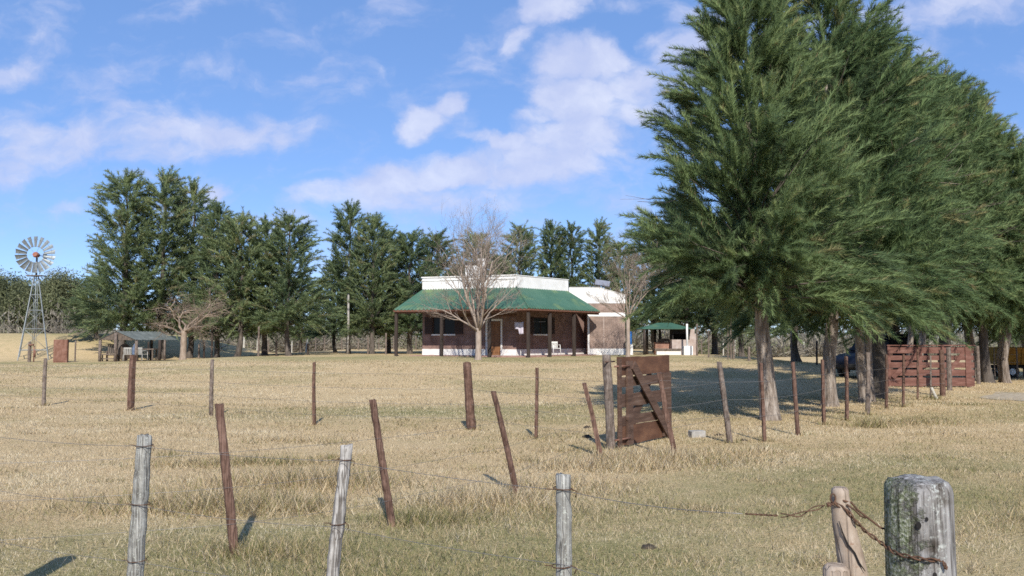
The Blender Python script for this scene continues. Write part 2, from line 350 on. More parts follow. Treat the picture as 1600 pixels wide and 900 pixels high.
def strainer_mat():
    """old thick post: silvery wood, white lichen spots, green moss on one flank"""
    m, nt, out = newmat('lichen_post_wood'); L = nt.links
    tc = nd(nt, 'ShaderNodeTexCoord'); ob = tc.outputs['Object']
    mp = nd(nt, 'ShaderNodeMapping'); mp.inputs['Scale'].default_value = (1, 1, .08); L.new(ob, mp.inputs[0])
    n1 = nd(nt, 'ShaderNodeTexNoise', Scale=75, Detail=6, Roughness=.65); L.new(mp.outputs[0], n1.inputs['Vector'])
    wood = ramp(nt, [(.28, (.10, .095, .09)), (.45, (.235, .225, .215)), (.6, (.33, .32, .31)), (.78, (.43, .42, .41))]); L.new(n1.outputs['Fac'], wood.inputs[0])
    # large dark stains
    n5 = nd(nt, 'ShaderNodeTexNoise', Scale=9, Detail=5); L.new(ob, n5.inputs['Vector'])
    st = ramp(nt, [(.50, (1, 1, 1)), (.66, (.42, .38, .34))]); L.new(n5.outputs['Fac'], st.inputs[0])
    m0 = nd(nt, 'ShaderNodeMix', data_type='RGBA', blend_type='MULTIPLY'); m0.inputs[0].default_value = 1
    L.new(wood.outputs[0], m0.inputs[6]); L.new(st.outputs[0], m0.inputs[7])
    sx = nd(nt, 'ShaderNodeSeparateXYZ'); L.new(ob, sx.inputs[0])
    # moss on the left flank (negative x) lower down
    n2 = nd(nt, 'ShaderNodeTexNoise', Scale=24, Detail=7, Roughness=.7); L.new(ob, n2.inputs['Vector'])
    a = nd(nt, 'ShaderNodeMath', operation='MULTIPLY_ADD'); a.inputs[1].default_value = -3.0; a.inputs[2].default_value = -.11; L.new(sx.outputs[0], a.inputs[0])
    b = nd(nt, 'ShaderNodeMath', operation='ADD'); L.new(a.outputs[0], b.inputs[0]); L.new(n2.outputs['Fac'], b.inputs[1])
    mr = ramp(nt, [(.5, (0, 0, 0)), (.62, (1, 1, 1))]); L.new(b.outputs[0], mr.inputs[0])
    mossc = ramp(nt, [(.33, (.08, .095, .05)), (.48, (.18, .20, .125)), (.6, (.30, .31, .25)), (.72, (.46, .47, .41))]); 
    n6 = nd(nt, 'ShaderNodeTexNoise', Scale=120, Detail=4); L.new(ob, n6.inputs['Vector']); L.new(n6.outputs['Fac'], mossc.inputs[0])
    m1 = nd(nt, 'ShaderNodeMix', data_type='RGBA'); L.new(mr.outputs[0], m1.inputs[0]); L.new(m0.outputs[2], m1.inputs[6]); L.new(mossc.outputs[0], m1.inputs[7])
    # white lichen in a band down the middle
    n3 = nd(nt, 'ShaderNodeTexNoise', Scale=70, Detail=8, Roughness=.7); L.new(ob, n3.inputs['Vector'])
    c = nd(nt, 'ShaderNodeMath', operation='ABSOLUTE'); c0 = nd(nt, 'ShaderNodeMath', operation='ADD'); c0.inputs[1].default_value = -.012
    L.new(sx.outputs[0], c0.inputs[0]); L.new(c0.outputs[0], c.inputs[0])
    d = nd(nt, 'ShaderNodeMath', operation='MULTIPLY_ADD'); d.inputs[1].default_value = -2.0; L.new(c.outputs[0], d.inputs[0]); L.new(n3.outputs['Fac'], d.inputs[2])
    lr = ramp(nt, [(.485, (0, 0, 0)), (.6, (.85, .85, .85))]); L.new(d.outputs[0], lr.inputs[0])
    m2 = nd(nt, 'ShaderNodeMix', data_type='RGBA'); L.new(lr.outputs[0], m2.inputs[0]); L.new(m1.outputs[2], m2.inputs[6]); m2.inputs[7].default_value = (.47, .49, .46, 1)
    p = nd(nt, 'ShaderNodeBsdfPrincipled'); p.inputs['Roughness'].default_value = .95; p.inputs['Specular IOR Level'].default_value = .15
    ck = nd(nt, 'ShaderNodeTexNoise', Scale=38, Detail=3, Roughness=.5); mpk = nd(nt, 'ShaderNodeMapping'); mpk.inputs['Scale'].default_value = (1, 1, .03); L.new(ob, mpk.inputs[0]); L.new(mpk.outputs[0], ck.inputs['Vector'])
    ckr = ramp(nt, [(.465, (1, 1, 1)), (.494, (.3, .27, .25)), (.506, (.3, .27, .25)), (.535, (1, 1, 1))]); L.new(ck.outputs['Fac'], ckr.inputs[0])
    m3 = nd(nt, 'ShaderNodeMix', data_type='RGBA', blend_type='MULTIPLY'); m3.inputs[0].default_value = .75; L.new(m2.outputs[2], m3.inputs[6]); L.new(ckr.outputs[0], m3.inputs[7])
    L.new(m3.outputs[2], p.inputs['Base Color'])
    h = nd(nt, 'ShaderNodeMath', operation='MULTIPLY_ADD'); h.inputs[1].default_value = 1.2; L.new(mr.outputs[0], h.inputs[0]); L.new(n1.outputs['Fac'], h.inputs[2])
    h2 = nd(nt, 'ShaderNodeMath', operation='MULTIPLY_ADD'); L.new(n6.outputs['Fac'], h2.inputs[0]); L.new(mr.outputs[0], h2.inputs[1]); L.new(h.outputs[0], h2.inputs[2])
    bp = nd(nt, 'ShaderNodeBump', Strength=.9, Distance=.008); L.new(h2.outputs[0], bp.inputs['Height']); L.new(bp.outputs[0], p.inputs['Normal'])
    L.new(p.outputs[0], out.inputs[0]); return m
def weathered(name, dark, mid, light, spot, spot_t=.6, sc=60, crack=1.0):
    """grey old wood: fine grain along the post, dark drying cracks, lichen flecks"""
    m, nt, out = newmat(name); L = nt.links
    tc = nd(nt, 'ShaderNodeTexCoord'); oi = nd(nt, 'ShaderNodeObjectInfo'); cb = nd(nt, 'ShaderNodeCombineXYZ')
    ml = nd(nt, 'ShaderNodeMath', operation='MULTIPLY'); ml.inputs[1].default_value = 41; L.new(oi.outputs['Random'], ml.inputs[0])
    for k in range(3): L.new(ml.outputs[0], cb.inputs[k])
    ad = nd(nt, 'ShaderNodeVectorMath', operation='ADD'); L.new(tc.outputs['Object'], ad.inputs[0]); L.new(cb.outputs[0], ad.inputs[1]); ob = ad.outputs[0]
    mp = nd(nt, 'ShaderNodeMapping'); mp.inputs['Scale'].default_value = (1, 1, .06); L.new(ob, mp.inputs[0])
    g = nd(nt, 'ShaderNodeTexNoise', Scale=sc * 1.6, Detail=6, Roughness=.7); L.new(mp.outputs[0], g.inputs['Vector'])
    big = nd(nt, 'ShaderNodeTexNoise', Scale=sc * .22, Detail=5, Roughness=.65); L.new(ob, big.inputs['Vector'])
    mix = nd(nt, 'ShaderNodeMath', operation='MULTIPLY_ADD'); mix.inputs[1].default_value = .6; L.new(big.outputs['Fac'], mix.inputs[0])
    h5 = nd(nt, 'ShaderNodeMath', operation='MULTIPLY'); h5.inputs[1].default_value = .4; L.new(g.outputs['Fac'], h5.inputs[0]); L.new(h5.outputs[0], mix.inputs[2])
    col = ramp(nt, [(.36, dark), (.5, mid), (.62, light)]); L.new(mix.outputs[0], col.inputs[0])
    c = nd(nt, 'ShaderNodeTexNoise', Scale=sc * .7, Detail=3, Roughness=.5); mp2 = nd(nt, 'ShaderNodeMapping'); mp2.inputs['Scale'].default_value = (1, 1, .035); L.new(ob, mp2.inputs[0]); L.new(mp2.outputs[0], c.inputs['Vector'])
    cr = ramp(nt, [(.455, (1, 1, 1)), (.49, (.25, .22, .2)), (.51, (.25, .22, .2)), (.545, (1, 1, 1))]); L.new(c.outputs['Fac'], cr.inputs[0])
    cm = nd(nt, 'ShaderNodeMath', operation='MULTIPLY'); cm.inputs[1].default_value = crack * .55
    mm = nd(nt, 'ShaderNodeMix', data_type='RGBA', blend_type='MULTIPLY'); mm.inputs[0].default_value = crack * .6; L.new(col.outputs[0], mm.inputs[6]); L.new(cr.outputs[0], mm.inputs[7])
    sp = nd(nt, 'ShaderNodeTexNoise', Scale=sc, Detail=5, Roughness=.65); L.new(ob, sp.inputs['Vector'])
    sr = ramp(nt, [(spot_t, (0, 0, 0)), (spot_t + .06, (.8, .8, .8))]); L.new(sp.outputs['Fac'], sr.inputs[0])
    m2 = nd(nt, 'ShaderNodeMix', data_type='RGBA'); L.new(sr.outputs[0], m2.inputs[0]); L.new(mm.outputs[2], m2.inputs[6]); m2.inputs[7].default_value = (*spot, 1)
    p = nd(nt, 'ShaderNodeBsdfPrincipled'); p.inputs['Roughness'].default_value = .95; p.inputs['Specular IOR Level'].default_value = .12
    L.new(m2.outputs[2], p.inputs['Base Color'])
    hh = nd(nt, 'ShaderNodeMath', operation='ADD'); L.new(mix.outputs[0], hh.inputs[0]); L.new(cr.outputs[0], hh.inputs[1])
    b = nd(nt, 'ShaderNodeBump', Strength=.8, Distance=.006); L.new(hh.outputs[0], b.inputs['Height']); L.new(b.outputs[0], p.inputs['Normal'])
    L.new(p.outputs[0], out.inputs[0]); return m
M['post_grey'] = weathered('weathered_grey_post_wood', (.17, .165, .15), (.30, .295, .27), (.41, .405, .375), (.52, .54, .48), .58, 70)
M['post_pale'] = weathered('pale_bleached_stake_wood', (.22, .205, .185), (.38, .36, .335), (.52, .50, .47), (.13, .115, .10), .63, 55, 1.3)
M['post_red'] = weathered('red_brown_post_wood', (.085, .05, .038), (.15, .09, .068), (.215, .135, .105), (.36, .30, .25), .66, 48, .9)
M['post_mid'] = weathered('grey_brown_post_wood', (.11, .085, .07), (.19, .15, .125), (.28, .235, .20), (.38, .35, .31), .64, 50, 1.0)
M['stake'] = weathered('peeled_branch_wood', (.22, .165, .125), (.35, .28, .22), (.46, .39, .325), (.24, .14, .09), .61, 34, .45)
M['strainer'] = strainer_mat()

# ------------------------------------------------------------------ camera, sun, sky
cam = bpy.data.cameras.new('camera'); co = bpy.data.objects.new('camera', cam); COL.objects.link(co)
co.location = (0, 0, CAMZ); co.rotation_euler = (math.pi / 2 + PITCH, 0, 0)
cam.sensor_width = 36; cam.lens = 36 * F / 1600; cam.clip_end = 6000; cam.clip_start = .05
sc.camera = co

SUN_EL = R(39)
sdir = Vector((-.10, 1, 0)).normalized() * math.cos(SUN_EL) + Vector((0, 0, -math.sin(SUN_EL)))
sun = bpy.data.lights.new('sun', 'SUN'); sun.energy = 4.2; sun.angle = R(.53); sun.color = (1, .95, .86)
so = bpy.data.objects.new('sun', sun); COL.objects.link(so)
so.rotation_euler = sdir.to_track_quat('-Z', 'Y').to_euler(); so.location = (10, -30, 40)

def world():
    w = bpy.data.worlds.new('World'); sc.world = w; w.use_nodes = True
    nt = w.node_tree; nt.nodes.clear(); L = nt.links
    out = nd(nt, 'ShaderNodeOutputWorld'); bg = nd(nt, 'ShaderNodeBackground'); bg.inputs['Strength'].default_value = .122
    L.new(bg.outputs[0], out.inputs[0])
    sky = nd(nt, 'ShaderNodeTexSky', sky_type='NISHITA'); sky.sun_disc = False
    sky.sun_elevation = SUN_EL; sky.sun_rotation = math.atan2(-sdir.x, -sdir.y)
    sky.air_density = .62; sky.dust_density = 0.0; sky.ozone_density = 2.2; sky.altitude = 100
    tint = nd(nt, 'ShaderNodeMix', data_type='RGBA', blend_type='MULTIPLY'); tint.inputs[0].default_value = 1
    tint.inputs[7].default_value = (*SKYTINT, 1)
    L.new(sky.outputs[0], tint.inputs[6])
    even = nd(nt, 'ShaderNodeMix', data_type='RGBA'); even.inputs[0].default_value = .55; even.inputs[7].default_value = (1.12, 2.28, 5.0, 1); L.new(tint.outputs[2], even.inputs[6])
    tc = nd(nt, 'ShaderNodeTexCoord'); sx = nd(nt, 'ShaderNodeSeparateXYZ'); L.new(tc.outputs['Generated'], sx.inputs[0])
    my = nd(nt, 'ShaderNodeMath', operation='MAXIMUM'); my.inputs[1].default_value = .08; L.new(sx.outputs[1], my.inputs[0])
    du = nd(nt, 'ShaderNodeMath', operation='DIVIDE'); L.new(sx.outputs[0], du.inputs[0]); L.new(my.outputs[0], du.inputs[1])
    dv = nd(nt, 'ShaderNodeMath', operation='DIVIDE'); L.new(sx.outputs[2], dv.inputs[0]); L.new(my.outputs[0], dv.inputs[1])
    cb = nd(nt, 'ShaderNodeCombineXYZ'); L.new(du.outputs[0], cb.inputs[0]); L.new(dv.outputs[0], cb.inputs[1])
    # ragged edges: warp the coordinates with a fine noise
    wn = nd(nt, 'ShaderNodeTexNoise', Scale=9, Detail=7, Roughness=.6); L.new(cb.outputs[0], wn.inputs['Vector'])
    ws = nd(nt, 'ShaderNodeVectorMath', operation='SUBTRACT'); ws.inputs[1].default_value = (.5, .5, .5); L.new(wn.outputs['Color'], ws.inputs[0])
    wm = nd(nt, 'ShaderNodeVectorMath', operation='MULTIPLY'); wm.inputs[1].default_value = (.085, .06, 0); L.new(ws.outputs[0], wm.inputs[0])
    wa = nd(nt, 'ShaderNodeVectorMath', operation='ADD'); L.new(cb.outputs[0], wa.inputs[0]); L.new(wm.outputs[0], wa.inputs[1])
    vec = wa.outputs[0]
    # cloud banks: (px, py, half width, half height, tilt deg, density)
    banks = [(150, 205, 260, 52, 4, .62), (330, 200, 165, 44, -4, .70), (455, 205, 55, 28, 20, .5), (10, 118, 80, 28, 0, .46), (0, 268, 90, 28, 5, .48), (40, 165, 120, 22, 6, .42), (240, 235, 160, 26, 2, .5),
             (660, 192, 50, 30, 32, .95), (705, 165, 34, 26, 25, .9), (742, 222, 40, 12, -6, .55), (763, 156, 20, 9, 0, .42),
             (862, 14, 60, 34, 0, .85), (806, 62, 40, 18, 25, .66), (980, 5, 50, 20, 0, .5),
             (885, 88, 52, 42, 10, .95), (945, 95, 84, 52, -10, 1.0), (985, 128, 70, 52, -15, .95), (910, 150, 110, 56, 5, .98), (835, 178, 48, 22, 20, .72), (1000, 165, 60, 34, 10, .7),
             (900, 210, 120, 52, 3, .92), (790, 226, 44, 20, 8, .85), (840, 255, 135, 46, 4, .9), (690, 272, 125, 38, 9, .92), (610, 285, 115, 36, 14, .85), (520, 305, 110, 26, 4, .6), (680, 315, 250, 32, 3, .54), (900, 285, 60, 18, 0, .5),
             (1075, 78, 64, 44, 25, .66), (1035, 62, 40, 26, 0, .5), (1100, 20, 80, 26, 10, .46), (1055, 120, 50, 34, 0, .5),
             (1480, 14, 170, 38, 8, .62), (1380, 22, 50, 22, 0, .5), (345, 300, 28, 18, 0, .66), (112, 325, 40, 16, 8, .62), (210, 275, 50, 12, 0, .4), (420, 355, 150, 28, 0, .42), (1250, 90, 90, 50, 0, .45)]
    tot = None
    for (px, py, a, b, tl, dn) in banks:
        mp = nd(nt, 'ShaderNodeMapping', vector_type='TEXTURE')
        mp.inputs['Location'].default_value = (XX(px, 1, py), slope(py), 0)
        mp.inputs['Rotation'].default_value = (0, 0, R(tl))
        mp.inputs['Scale'].default_value = (a / F * 1.2, b / F * 1.25, 1)
        L.new(vec, mp.inputs[0])
        le = nd(nt, 'ShaderNodeVectorMath', operation='LENGTH'); L.new(mp.outputs[0], le.inputs[0])
        mr = nd(nt, 'ShaderNodeMapRange', interpolation_type='SMOOTHSTEP'); mr.inputs[1].default_value = 1.08; mr.inputs[2].default_value = .12
        mr.inputs[3].default_value = 0; mr.inputs[4].default_value = dn
        L.new(le.outputs['Value'], mr.inputs[0])
        if tot is None: tot = mr.outputs[0]
        else:
            mx = nd(nt, 'ShaderNodeMath', operation='SMOOTH_MAX'); mx.inputs[2].default_value = .1
            L.new(tot, mx.inputs[0]); L.new(mr.outputs[0], mx.inputs[1]); tot = mx.outputs[0]
    fn = nd(nt, 'ShaderNodeTexNoise', Scale=15, Detail=10, Roughness=.58, Distortion=.25); 
    st = nd(nt, 'ShaderNodeMapping'); st.inputs['Scale'].default_value = (.75, 1.35, 1); L.new(vec, st.inputs[0]); L.new(st.outputs[0], fn.inputs['Vector'])
    k = nd(nt, 'ShaderNodeMath', operation='MULTIPLY_ADD'); k.inputs[1].default_value = 2.1; k.inputs[2].default_value = -.88; L.new(fn.outputs['Fac'], k.inputs[0])
    su = nd(nt, 'ShaderNodeMath', operation='ADD'); L.new(tot, su.inputs[0]); L.new(k.outputs[0], su.inputs[1])
    al = nd(nt, 'ShaderNodeMapRange', interpolation_type='SMOOTHSTEP'); al.inputs[1].default_value = .14; al.inputs[2].default_value = .95; al.inputs[4].default_value = .8
    L.new(su.outputs[0], al.inputs[0])
    cn = nd(nt, 'ShaderNodeTexNoise', Scale=11, Detail=8, Roughness=.6); L.new(vec, cn.inputs['Vector'])
    c1 = nd(nt, 'ShaderNodeMath', operation='MULTIPLY_ADD'); c1.inputs[1].default_value = 1.7; c1.inputs[2].default_value = -.62; L.new(cn.outputs['Fac'], c1.inputs[0])
    c2 = nd(nt, 'ShaderNodeMath', operation='MULTIPLY_ADD'); c2.inputs[1].default_value = .42; L.new(su.outputs[0], c2.inputs[0]); L.new(c1.outputs[0], c2.inputs[2])
    cc = ramp(nt, [(.2, CLOUD0), (.55, CLOUD1), (.95, CLOUD2)]); L.new(c2.outputs[0], cc.inputs[0])
    mul = nd(nt, 'ShaderNodeVectorMath', operation='SCALE'); mul.inputs['Scale'].default_value = CLOUDK; L.new(cc.outputs[0], mul.inputs[0])
    mix = nd(nt, 'ShaderNodeMix', data_type='RGBA'); L.new(al.outputs[0], mix.inputs[0]); L.new(even.outputs[2], mix.inputs[6]); L.new(mul.outputs[0], mix.inputs[7])
    L.new(mix.outputs[2], bg.inputs[0])
SKYTINT = (1.16, 1.20, 1.26)
CLOUD0 = (.46, .53, .80); CLOUD1 = (.56, .61, .83); CLOUD2 = (.74, .77, .91); CLOUDK = 6.9
world()

sc.view_settings.view_transform = 'Standard'; sc.view_settings.look = 'None'
sc.view_settings.gamma = 1; sc.view_settings.exposure = .42; sc.view_settings.use_curve_mapping = False
sc.render.engine = 'CYCLES'
sc.cycles.max_bounces = 5; sc.cycles.diffuse_bounces = 3; sc.cycles.glossy_bounces = 2; sc.cycles.transmission_bounces = 3
sc.cycles.use_denoising = False
sc.cycles.pixel_filter_type = 'BLACKMAN_HARRIS'; sc.cycles.filter_width = 1.6

# ------------------------------------------------------------------ ground
def ground():
    xs = np.concatenate([-np.geomspace(1500, 62, 14), np.arange(-60, 60.1, .5), np.geomspace(62, 1500, 14)])
    ys = np.concatenate([-np.geomspace(600, 12, 10), np.arange(-10, 30, .33), np.arange(30, 110.1, .6), np.geomspace(113, 3000, 18)])
    X, Y = np.meshgrid(xs, ys); Z = gz(X, Y); n = len(xs); m = len(ys)
    V = np.stack([X, Y, Z], -1).reshape(-1, 3)
    idx = np.arange(n * m).reshape(m, n)
    Q = np.stack([idx[:-1, :-1], idx[:-1, 1:], idx[1:, 1:], idx[1:, :-1]], -1).reshape(-1, 4)
    me = bpy.data.meshes.new('ground'); me.from_pydata(V.tolist(), [], Q.tolist())
    at = me.attributes.new('green', 'FLOAT', 'POINT'); at.data.foreach_set('value', green(X, Y).ravel().astype(np.float32))
    me.polygons.foreach_set('use_smooth', np.ones(len(Q), bool)); me.materials.append(M['ground'])
    tag(link('ground', me), kind='structure')
ground()

def on_track(x, y):
    """pale dirt track that comes in from the right through the red gate"""
    cy = 25.6 + (x - 18) * .05 + (fbm(x * .3, x * 0 + 2, 3) - .5) * 2
    cx0 = 14.8
    w = 3.1 + (fbm(x * .7, y * .7, 3) - .5) * 2.4
    return (np.abs(y - cy) < w * (.45 + .65 * fbm(x * 2.3, y * 2.3 + 31, 3))) & (x > cx0 + (fbm(y * .6, y * 0, 2) - .5) * 2)
def track():
    xs = np.linspace(14.2, 60, 110); b = MB(); vs = []; rnd = np.random.RandomState(3)
    for x in xs:
        cy = 25.6 + (x - 18) * .05 + (float(fbm(x * .3, 2., 3)) - .5) * 2
        for k in range(5):
            w = 3.3 + (rnd.rand() - .5) * .5
            y = cy + (k - 2) / 2 * w * min(1, (x - 14.0) / 2.2)
            vs.append((x, y, G(x, y) + .012))
    fs = [(i * 5 + k, (i + 1) * 5 + k, (i + 1) * 5 + k + 1, i * 5 + k + 1) for i in range(len(xs) - 1) for k in range(4)]
    b.add(vs, fs, True); tag(b.build('dirt_track', M['track']), kind='structure')
track()

# ------------------------------------------------------------------ grass (stuff)
def gnorm(n, rs):
    return np.stack([.45 * rs.randn(n), .45 * rs.randn(n) - .15, np.ones(n)], -1)
def blades(P, h, w, lean, rs):
    n = len(P)
    az = rs.rand(n) * 2 * np.pi; sa = rs.rand(n) * 2 * np.pi
    side = np.stack([np.cos(sa), np.sin(sa), np.zeros(n)], -1) * (w / 2)[:, None]
    tip = P + np.stack([np.cos(az) * lean * h, np.sin(az) * lean * h, h * np.sqrt(np.clip(1 - .6 * lean ** 2, .05, 1))], -1)
    return np.stack([P - side, P + side, tip], 1)
def grass():
    rs = np.random.RandomState(11); n = 520000
    y = np.exp(rs.rand(n) * (math.log(46) - math.log(3.0)) + math.log(3.0))
    x = (rs.rand(n) * 2 - 1) * (.66 * y + 1.6)
    bare = sm((fbm(x * .55 + 21, y * .8 + 4, 4) - .56) / .12)
    keep = ~on_track(x, y) & (rs.rand(n) > bare * .75); x = x[keep]; y = y[keep]; n = len(x)
    g = green(x, y)
    lush = .5 * fbm(x * .5 + 40, y * .5, 4) + .7 * (fbm(x * 2.1 + 11, y * 2.1, 3) - .2)
    h = (.022 + .036 * rs.rand(n) ** 1.5) * (.6 + 1.1 * lush) * (1 + .25 * (y > 15))
    w = np.maximum(.0035, y * .00062) * (.7 + .6 * rs.rand(n))
    lean = .25 + .75 * rs.rand(n)
    P = np.stack([x, y, gz(x, y) - .004], -1)
    t = np.clip(.68 + .12 * rs.randn(n), .38, 1)
    patch = fbm(x * .9, y * .9 + 70, 3)
    isg = rs.rand(n) < np.clip(g * .62 + (patch - .5) * .4, 0, 1)
    t[isg] = np.clip(.2 + .14 * rs.randn(isg.sum()), 0, .5)
    t = np.clip(t + ((fbm(x * .35 + 9, y * .55, 4) - .5) * 1.1 + (fbm(x * 1.6 + 3, y * 2.2, 3) - .5) * .7) * ~isg, 0, 1)
    tag(link('grass', tri_mesh('grass', blades(P, h, w, lean, rs), M['grass'], t, gnorm(n, rs))), kind='stuff')
    # tall uncut tufts along the fences and in a few clumps
    Ps = []; hs = []; ts = []
    def clump(cx, cy, rx, ry, n, hh, gmean=.66):
        q = rs.randn(n, 2) * .5; x = cx + q[:, 0] * rx; y = cy + q[:, 1] * ry
        fall = np.exp(-(q ** 2).sum(1) * 1.2)
        Ps.append(np.stack([x, y, gz(x, y) - .01], -1)); hs.append(hh * .85 * (.35 + .65 * rs.rand(n)) * (.45 + .55 * fall))
        ts.append(np.clip(gmean - .08 + .24 * rs.randn(n), .05, 1))
    clump(-3.4, 9.2, 1.5, .7, 2600, .46, .5); clump(-2.5, 9.3, .7, .4, 700, .3, .3)
    clump(-2.35, 9.1, .8, .5, 900, .42, .6)
    clump(-2.5, 10.7, 1.5, .7, 3000, .44, .55); clump(-3.6, 12.6, 1.2, .5, 1000, .28, .36); clump(-4.6, 12.4, 1.3, .5, 1300, .22, .55); clump(-4.0, 15.3, 1, .5, 800, .2)
    clump(-2.0, 7.2, 1.0, .5, 2200, .24, .42); clump(-.9, 8.5, .7, .45, 1300, .26, .3); clump(-.1, 8.9, 1.5, 1.0, 3000, .22, .5)
    clump(-.35, 9.5, .9, .5, 2200, .38, .72); clump(.55, 10.4, 1.1, .7, 2200, .24, .66); clump(1.4, 12.2, 1.5, .8, 2600, .26, .7)
    clump(2.1, 12.9, 1.1, .6, 2600, .36, .72); clump(1.5, 12.0, 1.6, .5, 1200, .22, .6); clump(2.9, 12.6, 1.2, .7, 1500, .25, .5)
    clump(1.8, 5.6, .9, .3, 900, .15, .5); clump(1.35, 6.9, .7, .3, 700, .14, .6); clump(2.5, 6.9, .55, .3, 700, .15, .55)
    clump(3.4, 13.4, 1.3, .6, 1200, .22, .66); clump(7.3, 17.4, .5, .35, 500, .4, .4); clump(4.0, 13.7, .35, .25, 260, .26, .9)
    clump(8.6, 18.2, 1.2, .6, 900, .22, .5); clump(-.2, 7.0, 2.4, .6, 2200, .14, .45); clump(-1.4, 6.6, 2.0, .4, 1700, .15, .42)
    for (xx, yy) in POSTS:
        if yy < 26: clump(xx, yy - .02, .28, .16, 70, .15 + .006 * yy, rs.uniform(.35, .7))
    for k in range(90):     # loose tufts over the paddock
        yy = math.exp(rs.uniform(math.log(6.5), math.log(24))); xx = rs.uniform(-.62, .62) * yy
        clump(xx, yy, rs.uniform(.3, .9), rs.uniform(.2, .5), int(rs.uniform(80, 340)), rs.uniform(.10, .22), rs.uniform(.35, .8))
    P = np.concatenate(Ps); h = np.concatenate(hs); t = np.concatenate(ts); n = len(P)
    w = np.maximum(.006, P[:, 1] * .0008) * (.7 + .8 * rs.rand(n)); lean = .3 + .95 * rs.rand(n)
    tag(link('tall_grass', tri_mesh('tall_grass', blades(P, h, w, lean, rs), M['grass'], t, gnorm(n, rs) + .6 * rs.randn(n, 3))), kind='stuff')

